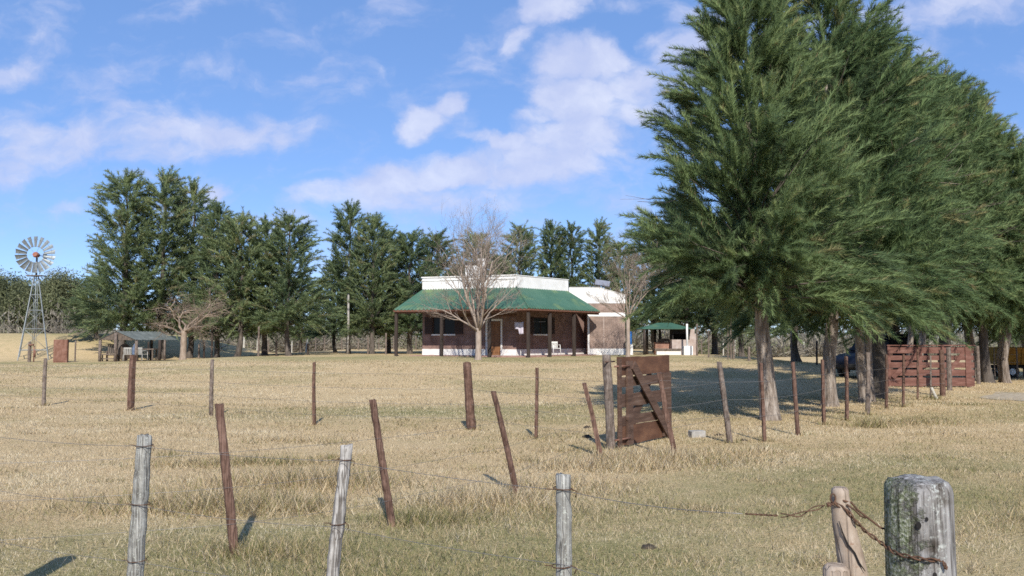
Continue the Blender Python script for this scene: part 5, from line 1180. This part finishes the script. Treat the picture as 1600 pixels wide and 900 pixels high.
# cloth on the porch
tx_ = hit(804, HB, dl); p = nl_ * 0.35 + HB + dr_ * .0
cl = MB(); vs = []
for i in range(13):
    for j in range(9):
        u = i / 12; v = j / 8; vs.append((u * .56, .035 * math.sin(u * 11 + v * 2) * (.3 + v), -v * (.72 if u > .45 else .42) + .012 * math.sin(u * 9)))
cl.add(vs, [(i * 9 + j, i * 9 + j + 1, (i + 1) * 9 + j + 1, (i + 1) * 9 + j) for i in range(12) for j in range(8)], True)
cp = HB + nl_ * 1.2 + dl * (hit(804, HB + nl_ * 1.2, dl))
co_ = cl.build('towel', M['cloth'], None, (cp.x, cp.y, HZ + 2.05), LROT)
so_ = co_.modifiers.new('thick', 'SOLIDIFY'); so_.thickness = .008
tag(co_, 'pale lilac cloth hanging on a line under the porch', 'towel')
ln = MB(); a_ = HB + nl_ * 1.2 + dl * hit(770, HB + nl_ * 1.2, dl); c_ = HB + nr_ * (EV - .3) + dr_ * .3
ln.tube([(a_.x, a_.y, HZ + 2.07), (cp.x, cp.y, HZ + 2.055), (c_.x, c_.y, HZ + 2.08)], .006, 5)
tag(ln.build('clothes_line', M['wire']), 'thin line under the porch that holds the lilac cloth', 'line')

# a white plastic garden chair
def chair_parts(root, m):
    s = MB(); s.box(-.23, .23, -.22, .22, .40, .435); s.build('seat', m, root, bevel=.012)
    k = MB(); k.box(-.22, .22, .19, .225, .76, .84)
    for i in range(5): k.box(-.21 + i * .093, -.16 + i * .093, .195, .222, .45, .759)
    k.build('backrest', m, root)
    for sx in (-1, 1):
        a = MB(); a.tube([(sx * .235, -.2, .62), (sx * .25, 0, .64), (sx * .235, .2, .63)], .018, 6); a.build('armrest', m, root)
        for sy, ht in ((-1, .61), (1, .399)):
            l = MB(); l.tube([(sx * .25, sy * .24, 0), (sx * .225, sy * .205, ht)], [.022, .018], 6); l.build('leg', m, root)
hc = HB + nr_ * 1.1 + dr_ * hit(868, HB + nr_ * 1.1, dr_)
wc = thing('garden_chair', 'white plastic garden chair on the house porch', 'chair', (hc.x, hc.y, HZ + .05), R(20)); chair_parts(wc, M['plastic'])

# blue drum on a stand right of the house
d = 55; x = XX(983.5, d); z = G(x, d)
dr0 = thing('blue_drum', 'upright blue plastic drum on a pale stand beside the brick wing', 'drum', (x, d, z))
b = MB(); b.lathe([(0, .68), (.155, .68), (.165, .70), (.165, .95), (.173, .97), (.165, .99), (.165, 1.2), (.173, 1.22), (.165, 1.24), (.165, 1.47), (.15, 1.5), (0, 1.5)], 18); b.build('drum_body', M['blue'], dr0)
b = MB(); b.box(-.16, .2, -.16, .2, -.1, .675); b.build('stand', M['white_dirty'], dr0)

# ------------------------------------------------------------------ outdoor kitchen
d = 57; kx = XX(1042, d); kz = G(kx, d)
kt = thing('outdoor_kitchen', 'open outdoor kitchen with green roof and black grill hood', 'shelter', (kx, d, kz))
P_ = lambda px: XX(px, d) - kx
Hk = lambda py: ZZ(py, d) - kz
x0, x1 = P_(1003), P_(1078); ez = Hk(513.5); rz_ = Hk(504)
b = MB(); c0 = [(x0 - .1, -.9), (x1, -.9), (x1, 2.2), (x0 - .1, 2.2)]; rg_ = [(P_(1030), .6), (P_(1052), .6)]
vs = [(p[0], p[1], ez) for p in c0] + [(p[0], p[1], rz_) for p in rg_]; vs += [(v[0], v[1], v[2] - .04) for v in vs]
b.add(vs, [(0, 1, 5, 4), (1, 2, 5), (2, 3, 4, 5), (3, 0, 4), (6, 10, 11, 7), (7, 11, 8), (8, 11, 10, 9), (9, 10, 6), (0, 6, 7, 1), (1, 7, 8, 2), (2, 8, 9, 3), (3, 9, 6, 0)]); b.build('roof', M['green_roof'], kt)
for (px, yy, mt) in ((1004, -.8, 'post_dark'), (1014, .8, 'post_dark'), (1031, 1.9, 'post_dark'), (1039, 1.9, 'post_dark')):
    b = MB(); b.tube([(P_(px), yy, -.2), (P_(px), yy, ez - .0)], .085, 8); b.build('post', M[mt], kt)
b = MB(); b.box(P_(1049), P_(1074), .4, .55, 1.02, ez - .06); b.box(P_(1049), P_(1049) + .07, -.4, .399, 1.02, ez - .06); b.box(P_(1074) - .08, P_(1074), -.4, .399, 1.02, ez - .06); b.build('grill_hood', M['black'], kt)
b = MB(); b.wallpoly([(P_(1049) + .073, ez - .35), (P_(1074) - .083, ez - .35), (P_(1074) - .083, ez - .065), (P_(1049) + .073, ez - .065)], -.4, -.34); b.build('hood_front', M['black'], kt)
b = MB(); b.box(P_(1048), P_(1076), -.45, .56, -.2, 1.0); b.build('counter', M['plaster_pink'], kt)
b = MB(); b.box(P_(1025), P_(1047), .3, .9, -.2, Hk(534.5)); b.build('brick_oven', M['brick_red'], kt, bevel=.03)
b = MB(); b.wallpoly([(P_(1029), Hk(534)), (P_(1047), Hk(534)), (P_(1047), Hk(529)), (P_(1034), Hk(529))], .35, .85); b.build('oven_top', M['wood_old'], kt)
b = MB(); b.box(P_(1019), P_(1060), -1.1, -.5, Hk(547), Hk(544.5)); b.build('bench_top', M['wood_old'], kt)
b = MB(); b.box(P_(1022), P_(1059), -1.02, -.58, -.2, Hk(547.3)); b.build('bench_base', M['white_dirty'], kt)
b = MB(); b.box(P_(1076) + .01, P_(1084), -.3, -.1, -.2, Hk(514)); b.box(P_(1084), P_(1088), -.3, -.1, -.2, Hk(522)); b.build('side_wall', M['plaster_pink'], kt)
d2 = 55.5; x = XX(1074.5, d2); z = G(x, d2)
wp = thing('pipe_pedestal', 'white masonry block carrying a tall thin white pipe by the kitchen', 'pedestal', (x, d2, z))
b = MB(); b.box(-.28, .28, -.25, .25, -.1, ZZ(540.5, d2) - z); b.build('block', M['white'], wp, bevel=.01)
b = MB(); b.tube([(-.03, 0, ZZ(541, d2) - z), (-.03, 0, ZZ(506, d2) - z)], .065, 10); b.build('pipe', M['white'], wp)
b = MB(); b.lathe([(.0, .16), (.11, .06), (.11, .03), (.03, .02), (.03, -.02)], 10, (-.03, 0, ZZ(505, d2) - z)); b.build('pipe_cap', M['black'], wp)

# ------------------------------------------------------------------ shelter on the left
d = 52; sxm = XX(186, d); sz = G(XX(205, d), d)
sh = thing('open_shelter', 'open wooden shelter with grey green sheet metal roof on the left', 'shelter', (sxm, d, sz))
S_ = lambda px: XX(px, d) - sxm
H_ = lambda py: ZZ(py, d) - sz
ev = H_(531); rdg = H_(517.5)
# ridge runs to the right and away from the camera
rv = Vector((1.35, 3.0)); gl = Vector((S_(155), -.25)); gr_ = Vector((S_(217.5), -.45)); ga2 = Vector((0, -.35))
b = MB()
corr(b, (gr_.x, gr_.y, ev), (gr_.x + rv.x, gr_.y + rv.y, ev), (ga2.x, ga2.y, rdg), (ga2.x + rv.x, ga2.y + rv.y, rdg), .22, .014); b.build('roof_sheet', M['zinc'], sh)
b = MB(); corr(b, (gl.x + rv.x, gl.y + rv.y, ev), (gl.x, gl.y, ev), (ga2.x + rv.x, ga2.y + rv.y, rdg), (ga2.x, ga2.y, rdg), .22, .014); b.build('roof_sheet', M['zinc'], sh)
b = MB(); pl = [(gl.x + .12, -.2, ev - .005), (gr_.x - .12, -.38, ev - .005), (ga2.x, ga2.y + .02, rdg - .05)]
vs = pl + [(v[0], v[1] + .04, v[2]) for v in pl]; b.add(vs, [(0, 1, 2), (5, 4, 3), (0, 3, 4, 1), (1, 4, 5, 2), (2, 5, 3, 0)]); b.build('gable_board', M['wood_old'], sh)
for k, (px, yy, zt_, mt) in enumerate([(158, -.12, ev, 'post_mid'), (186, -.46, rdg - .1, 'post_mid'), (216.5, -.3, ev, 'post_mid'), (214, 2.1, ev, 'post_dark'), (240, .9, ev, 'post_dark'), (246, 1.1, ev, 'post_mid'), (263, 2.1, ev, 'post_mid')]):
    b = MB(); b.tube([(S_(px), yy, -.2), (S_(px), yy, zt_)], .09 if k != 5 else .06, 8, True, random.Random(k), .08); b.build('post', M[mt], sh)
# furniture under it
def wood_armchair(root, m):
    b = MB(); b.box(-.3, .3, -.28, .28, .36, .42); b.build('seat', m, root)
    b = MB(); [b.box(-.27 + k * .115, -.19 + k * .115, .22, .26, .43, .98) for k in range(5)]; b.box(-.3, .3, .215, .265, .981, 1.06); b.build('backrest', m, root)
    for s in (-1, 1):
        b = MB(); b.box(s * .33 - .05, s * .33 + .05, -.32, .28, .6, .64); b.build('armrest', m, root)
        for y in (-.27, .24): b = MB(); b.box(s * .33 - .035, s * .33 + .035, y - .035, y + .035, 0, .598); b.build('leg', m, root)
def at_(px, dd): x = XX(px, dd); return (x, dd, G(x, dd))
a = thing('wooden_armchair', 'dark slatted wooden armchair at the left under the shelter', 'chair', at_(177, 52.6), R(-160)); wood_armchair(a, M['wood_old'])
bn = thing('wooden_bench', 'low weathered wooden bench beside the armchair under the shelter', 'bench', at_(172, 52.1), R(3))
b = MB(); b.box(-.55, .45, -.2, .2, .4, .45); b.build('seat', M['post_mid'], bn)
for q in (-.5, .4):
    for y in (-.16, .16): b = MB(); b.box(q - .03, q + .03, y - .03, y + .03, 0, .398); b.build('leg', M['post_mid'], bn)
b = MB(); b.box(-.5, .4, -.02, .02, .14, .2); b.build('stretcher', M['post_mid'], bn)
b = MB(); vs = [(math.cos(t) * .42, .0, .55 + math.sin(t) * .52) for t in np.linspace(0, 6.283, 25)[:-1]]; n = 24
b.add([(v[0], -.03, v[2]) for v in vs] + [(v[0], .03, v[2]) for v in vs], [tuple(range(n)), tuple(range(n, 2 * n))[::-1]] + [(i, n + i, n + (i + 1) % n, (i + 1) % n) for i in range(n)])
tt = b.build('tabletop', M['wood_old'], None, at_(195, 52.4), R(55)); tag(tt, 'round dark tabletop tipped on its edge under the shelter', 'tabletop')
for k, (px, dd, rz2, lab) in enumerate([(200, 52.0, 200, 'white plastic chair left of the centre post in the shelter'), (222, 51.9, 160, 'white plastic chair right of the centre post in the shelter')]):
    c = thing('garden_chair', lab, 'chair', at_(px, dd), R(rz2), 'white plastic chairs in the shelter'); chair_parts(c, M['plastic_shaded'])
tb_ = thing('wooden_table', 'long wooden table at the right under the shelter', 'table', at_(229, 52.8))
b = MB(); b.box(-.75, .6, -.35, .35, .70, .76); b.build('tabletop', M['post_mid'], tb_)
for q in (-.65, .5):
    for y in (-.28, .28): b = MB(); b.box(q - .04, q + .04, y - .04, y + .04, 0, .698); b.build('leg', M['wood_old'], tb_)
b = MB(); vs = []
for i in range(9):
    f = i / 8; w = .10 + .13 * math.sin(min(1, f * 1.5) * math.pi * .5)
    for k in range(10):
        t = 2 * math.pi * k / 10; vs.append((math.cos(t) * w * (1 + .12 * math.sin(3 * t + i)), math.sin(t) * .09 * (1 + .2 * math.sin(2 * t)), -f * .68))
b.add(vs, [(i * 10 + k, (i + 1) * 10 + k, (i + 1) * 10 + (k + 1) % 10, i * 10 + (k + 1) % 10) for i in range(8) for k in range(10)] + [tuple(range(10)), tuple(range(80, 90))[::-1]], True)
px_, dd = 213.5, 52.0; jk = b.build('jacket', M['cloth_dark'], None, (XX(px_, dd) , dd - .12, ZZ(537, dd))); tag(jk, 'blue grey jacket hanging from a post in the shelter', 'jacket')

# rusty locker and mill stub post
d = 50; x = XX(95, d); z = G(x, d)
lk = thing('rusty_locker', 'rusty brown sheet metal locker standing on the lawn near the windmill', 'locker', (x, d, z), R(14))
b = MB(); b.box(-.39, .36, 0, .32, -.05, 1.34); b.build('body', M['rust'], lk, bevel=.015)
b = MB(); b.box(-.36, .33, -.018, -.003, .05, 1.28); b.build('door', M['rust'], lk, bevel=.006)

# ------------------------------------------------------------------ windmill
d = 55; wx = XX(53, d); wz_ = G(wx, d)
wm = thing('wind_pump', 'galvanised wind pump with many bladed wheel on a lattice tower', 'windmill', (wx, d, wz_))
hub = ZZ(398.5, d) - wz_; top = ZZ(432, d) - wz_; bw = .84; tw = .12
corners = [(-1, -1), (1, -1), (1, 1), (-1, 1)]
rotm = Matrix.Rotation(R(28), 3, 'Z')
def cpt(k, z):
    w = bw + (tw - bw) * min(1, z / (top)); return rotm @ Vector((corners[k % 4][0] * w, corners[k % 4][1] * w, z))
for k in range(4):
    b = MB(); b.tube([cpt(k, -.1), cpt(k, top)], .035, 5, False); b.build('leg', M['steel'], wm)
lv = [.55, 1.9, 3.1, 4.1]
for i, z in enumerate(lv):
    b = MB()
    for k in range(4): b.tube([cpt(k, z), cpt(k + 1, z)], .024, 4, False)
    b.build('girt', M['steel'], wm)
    if i < len(lv) - 1:
        b = MB()
        for k in range(4): b.tube([cpt(k, z), cpt(k + 1, lv[i + 1])], .009, 4); b.tube([cpt(k + 1, z), cpt(k, lv[i + 1])], .009, 4)
        b.build('cross_brace', M['steel_dark'], wm)
b = MB(); b.tube([(0, 0, 0), (0, 0, hub - .1)], .03, 6); b.tube([(.12, 0, 0), (.12, 0, top)], .018, 5); b.tube([(-.14, .05, .3), (-.14, .05, top)], .018, 5); b.build('pump_rod', M['steel'], wm)
b = MB(); b.tube([(0, 0, top - .05), (0, 0, hub + .02)], .06, 8); b.build('mast', M['steel'], wm)
b = MB(); b.box(-.5, .5, -.34, .34, top + .02, top + .07); b.build('platform', M['wood_old'], wm)
wh = bpy.data.objects.new('wheel', None); 
hd = Vector((.22, -1, 0)).normalized(); ang = math.atan2(hd.y, hd.x) + math.pi / 2
NB = 18; Rw = 1.18; Ri = .50
wb = MB(); rim = MB()
Mw = Matrix.Translation((hd.x * .34, hd.y * .34, hub)) @ Matrix.Rotation(ang, 4, 'Z')
for rr in (Ri + .06, Rw - .2):
    rim.tube([Mw @ Vector((math.cos(t) * rr, .02, math.sin(t) * rr)) for t in np.linspace(0, 6.2832, 49)], .010, 5)
for k in range(6):
    t = k * math.pi / 3 + .1; rim.tube([Mw @ Vector((math.cos(t) * .06, .02, math.sin(t) * .06)), Mw @ Vector((math.cos(t) * (Rw - .2), .02, math.sin(t) * (Rw - .2)))], .009, 5)
rimo = rim.build('wheel', M['steel_dark'], wm)
for k in range(NB):
    t = 2 * math.pi * (k + .5) / NB; er = Vector((math.cos(t), 0, math.sin(t))); et = Vector((-math.sin(t), 0, math.cos(t))); ey = Vector((0, 1, 0)); tl = R(32)
    bl = MB(); vs = []
    for i in range(4):
        f = i / 3; r_ = Ri + (Rw - Ri) * f; w = .085 + .085 * f
        for j in range(5):
            g = (j / 4 - .5) * 2; q = er * r_ + (et * math.cos(tl) + ey * math.sin(tl)) * (g * w) + (et * -math.sin(tl) + ey * math.cos(tl)) * (.03 * (1 - g * g)); vs.append(Mw @ q)
    n0 = len(vs); nv = (Mw.to_3x3() @ (et * -math.sin(tl) + ey * math.cos(tl))) * .006; vs += [v + nv for v in vs[:n0]]
    fs = []
    for i in range(3):
        for j in range(4): a0 = i * 5 + j; fs.append((a0, a0 + 1, a0 + 6, a0 + 5)); fs.append((n0 + a0 + 5, n0 + a0 + 6, n0 + a0 + 1, n0 + a0))
    bl.add(vs, fs, True); bl.build('blade', M['steel'], rimo)
b = MB(); b.tube([Mw @ Vector((0, -.12, 0)), Mw @ Vector((0, .1, 0)), Mw @ Vector((0, .5, 0))], [.13, .19, .15], 10); b.build('gearbox', M['red_hub'], wm)
b = MB(); Mt = Matrix.Translation((0, 0, hub)) @ Matrix.Rotation(ang, 4, 'Z'); b.tube([Mt @ Vector((0, .1, 0)), Mt @ Vector((0, 1.3, .05))], .025, 5); b.build('tail_boom', M['steel'], wm)
b = MB(); b.wallpoly([(.0, 0), (.02, 0), (.02, 0), (.0, 0)], 0, .01) if False else None
vs = [Mt @ Vector((x_, y_, z_)) for x_ in (-.006, .006) for (y_, z_) in ((1.2, -.1), (2.0, -.32), (2.0, .42), (1.2, .2))]
b = MB(); b.add(vs, [(0, 1, 2, 3), (7, 6, 5, 4)] + [(i, 4 + i, 4 + (i + 1) % 4, (i + 1) % 4) for i in range(4)]); b.build('tail_vane', M['steel'], wm)
d = 50.5; x = XX(46.5, d); z = G(x, d); g = thing('pump_post', 'stout brown post with pump gear at the foot of the wind pump', 'post', (x, d, z))
post(g, 'shaft', 0, 0, ZZ(534, d) - z, .1, M['post_mid'], 0, 0, False, 330, base=0)
b = MB(); b.tube([(.26, 0, -.1), (.26, 0, .95)], .04, 6); b.tube([(.0, -.1, 1.0), (.3, -.1, 1.02)], .05, 6); b.tube([(.3, 0, .3), (.34, 0, .7)], .05, 6); b.build('pump_gear', M['rust'], g)

# pale pole left of the house
d = 60; x = XX(543.5, d); z = G(x, d); up_ = thing('utility_pole', 'pale bare wooden pole rising between two middle grove trees', 'pole', (x, d, z))
b = MB(); b.tube([(0, 0, -.3), (.02, 0, 2.0), (.0, 0, 4.3)], [.095, .085, .07], 9, True, random.Random(3), .05); b.build('shaft', M['post_pale'], up_)

# fallen bleached branch in the left grove
d = 62; x = XX(347, d); fb = thing('fallen_branch', 'bleached fallen branch on the grass under the left grove', 'branch', (x, d, G(x, d)))
b = MB(); b.tube([(-.5, 0, 0), (-.2, 0, .5), (.1, 0, .75), (.45, .1, .85)], [.1, .08, .05, .03], 6); b.tube([(-.2, 0, .5), (.2, -.1, .48), (.5, -.2, .6)], [.06, .05, .02], 5); b.tube([(-.1, 0, .6), (-.1, .1, .95), (.1, .1, 1.2)], [.05, .03, .01], 5); b.build('wood', M['post_white'], fb)

# ------------------------------------------------------------------ dark car behind the trees
d = 35.0; x = XX(1375, d); z = G(x, d)
car = thing('parked_car', 'dark blue car parked behind the trunks and the red gate', 'car', (x, d, z), R(212))
# local x forward; build half profiles lofted over width
def loft(b, secs):
    n = len(secs[0]); vs = [p for s in secs for p in s]; fs = []
    for i in range(len(secs) - 1):
        for k in range(n): fs.append((i * n + k, i * n + (k + 1) % n, (i + 1) * n + (k + 1) % n, (i + 1) * n + k))
    fs.append(tuple(range(n))[::-1]); fs.append(tuple((len(secs) - 1) * n + k for k in range(n))); b.add(vs, fs, True)
def sec(xx, zlo, zhi, w, tuck=.1):
    return [(xx, -w, zlo + .08), (xx, -w - .0, zhi - tuck), (xx, -w * .9, zhi), (xx, w * .9, zhi), (xx, w, zhi - tuck), (xx, w, zlo + .08), (xx, w * .85, zlo), (xx, -w * .85, zlo)]
b = MB(); loft(b, [sec(-2.1, .5, .95, .74), sec(-2.0, .34, 1.02, .82), sec(-1.2, .3, 1.06, .86), sec(.5, .3, 1.05, .86), sec(.95, .3, 1.03, .86), sec(1.6, .32, .95, .84), sec(2.0, .36, .86, .78), sec(2.12, .45, .75, .7)])
body = b.build('body', M['carpaint'], car)
b = MB()
def csec(xx, z0, z1, w0, w1): return [(xx, -w0, z0), (xx, -w1, z1), (xx, w1, z1), (xx, w0, z0)]
cb_ = [(-1.95, 1.04, .76, 1.05, .76), (-1.75, 1.03, .77, 1.68, .62), (-1.2, 1.03, .8, 1.76, .64), (-.2, 1.03, .8, 1.78, .64), (.35, 1.03, .8, 1.72, .62), (1.0, 1.03, .8, 1.05, .76)]
loft(b, [csec(q[0], q[1], q[3], q[2], q[4]) for q in cb_]); b.build('cabin', M['carpaint'], car)
for s in (-1, 1):
    for (xa, xb, ta, tb2) in ((-1.6, -.75, -1.5, -.75), (-.68, .62, -.68, .28)):
        y0_, y1_ = .805, .655
        b = MB(); vs = [(xa, s * y0_, 1.1), (xb, s * y0_, 1.1), (tb2, s * y1_, 1.66), (ta, s * y1_, 1.66)]; vs += [(v[0], v[1] - s * .03, v[2]) for v in vs]
        b.add(vs, [(0, 1, 2, 3), (7, 6, 5, 4), (0, 4, 5, 1), (1, 5, 6, 2), (2, 6, 7, 3), (3, 7, 4, 0)]); b.build('window', M['glass'], car)
b = MB(); vs = [(.99, -.72, 1.09), (.99, .72, 1.09), (.43, .58, 1.68), (.43, -.58, 1.68)]; vs += [(v[0] - .05, v[1], v[2] - .03) for v in vs]; vs = [(v[0] + .03, v[1], v[2] + .02) for v in vs]
b.add(vs, [(0, 1, 2, 3), (7, 6, 5, 4), (0, 4, 5, 1), (1, 5, 6, 2), (2, 6, 7, 3), (3, 7, 4, 0)]); b.build('windscreen', M['glass'], car)
for s in (-1, 1):
    b = MB(); b.lathe([(0, .03), (.09, .02), (.11, -.04), (.0, -.05)], 12); ho = b.build('headlight', M['lamp'], car, (2.04, s * .56, .72)); ho.rotation_euler = (0, R(90), 0)
    b = MB(); b.box(-.06, .06, -.09, .09, -.06, .06); b.build('mirror', M['carpaint'], car, (.72, s * .93, 1.12), bevel=.03)
    for xx in (-1.3, 1.32):
        b = MB(); b.lathe([(.2, -.09), (.30, -.095), (.325, -.06), (.325, .06), (.30, .095), (.2, .09)], 22); wo = b.build('wheel', M['rubber'], car, (xx, s * .78, .325)); wo.rotation_euler = (R(90), 0, 0)
        b = MB(); b.lathe([(0, .07), (.06, .085), (.19, .075), (.205, .05), (.205, -.05), (.19, -.075), (.06, -.085), (0, -.07)], 16); b.build('rim', M['rim'], wo)
b = MB(); b.box(2.08, 2.16, -.7, .7, .42, .58); b.build('bumper', M['rubber'], car, bevel=.03)

# yellow farm wagon at the right edge
d = 40; x = XX(1598, d); z = G(x, d)
yw = thing('farm_wagon', 'yellow farm wagon with hopper box at the right edge under the trees', 'wagon', (x, d, z), R(-8))
b = MB(); sx_ = 1.25
lo = [(-sx_, -.75, .62), (sx_, -.75, .62), (sx_, .75, .62), (-sx_, .75, .62)]; hi = [(-sx_ - .05, -.95, 1.42), (sx_ + .05, -.95, 1.42), (sx_ + .05, .95, 1.42), (-sx_ - .05, .95, 1.42)]
hi2 = [(v[0] * .95, v[1] * .93, 1.42) for v in hi]; lo2 = [(v[0] * .93, v[1] * .9, .68) for v in lo]
b.add(lo + hi + hi2 + lo2, [(3, 2, 1, 0)] + [(i, (i + 1) % 4, 4 + (i + 1) % 4, 4 + i) for i in range(4)] + [(4 + i, 4 + (i + 1) % 4, 8 + (i + 1) % 4, 8 + i) for i in range(4)] + [(8 + i, 8 + (i + 1) % 4, 12 + (i + 1) % 4, 12 + i) for i in range(4)] + [(12, 13, 14, 15)]); b.build('hopper_box', M['yellow'], yw)
b = MB(); [b.bar((q, -.79, .64), (q, -.965, 1.4), .05, .03) for q in (-1.1, -.4, .4, 1.1)]; b.bar((-1.3, -.97, 1.36), (1.3, -.97, 1.36), .04, .08); b.build('rib', M['yellow'], yw)
b = MB(); b.box(-1.5, 1.5, -.3, -.2, .46, .6); b.box(-1.5, 1.5, .2, .3, .46, .6); b.tube([(-1.5, 0, .53), (-2.3, 0, .45)], .05, 6); b.build('chassis', M['black'], yw)
for xx in (-.8, .85):
    for s in (-1, 1):
        b = MB(); b.lathe([(.16, -.09), (.26, -.1), (.30, -.06), (.30, .06), (.26, .1), (.16, .09)], 18); wo = b.build('wheel', M['rubber'], yw, (xx, s * .72, .30)); wo.rotation_euler = (R(90), 0, 0)
        b = MB(); b.lathe([(0, .06), (.15, .07), (.165, .04), (.165, -.04), (.15, -.07), (0, -.06)], 14); b.build('rim', M['white_dirty'], wo)

# ------------------------------------------------------------------ small things on the grass
d = CAMZ / -slope(684); x = XX(1087, d); b = MB(); b.box(-.14, .14, -.09, .09, -.02, .12)
cbk = b.build('concrete_block', M['stone'], None, (x, d, G(x, d)), R(12), bevel=.015); tag(cbk, 'grey concrete block lying in the grass beside the dark gate', 'block')
def lump(px, py, r, lab, seed):
    d = CAMZ / -slope(py); x = XX(px, d, py); rs = np.random.RandomState(seed); b = MB(); vs = []; n = 12
    for i in range(6):
        f = i / 5 * math.pi / 2
        for k in range(n):
            a = 2 * math.pi * k / n; q = r * math.cos(f) * (1 + .25 * rs.randn() * .5); vs.append((math.cos(a) * q, math.sin(a) * q * .9, r * .55 * math.sin(f) * (1 + .15 * rs.randn()) - .01))
    b.add(vs, [(i * n + k, i * n + (k + 1) % n, (i + 1) * n + (k + 1) % n, (i + 1) * n + k) for i in range(5) for k in range(n)], True)
    o = b.build('dung_pat', M['dung'], None, (x, d, G(x, d))); tag(o, lab, 'dung', 'dark dung pats on the grass')
lump(1013, 857, .07, 'dark dung pat on the near grass left of the peeled stake', 1)
lump(918, 669, .09, 'upper one of two dark dung pats left of the gate post', 2)
lump(917, 684, .10, 'lower one of two dark dung pats left of the gate post', 3)
lump(1124, 682, .08, 'dark dung pat between concrete block and knotty fence post', 4)
lump(1162, 690, .07, 'dark dung pat right of the knotty leaning fence post', 5)

grass()
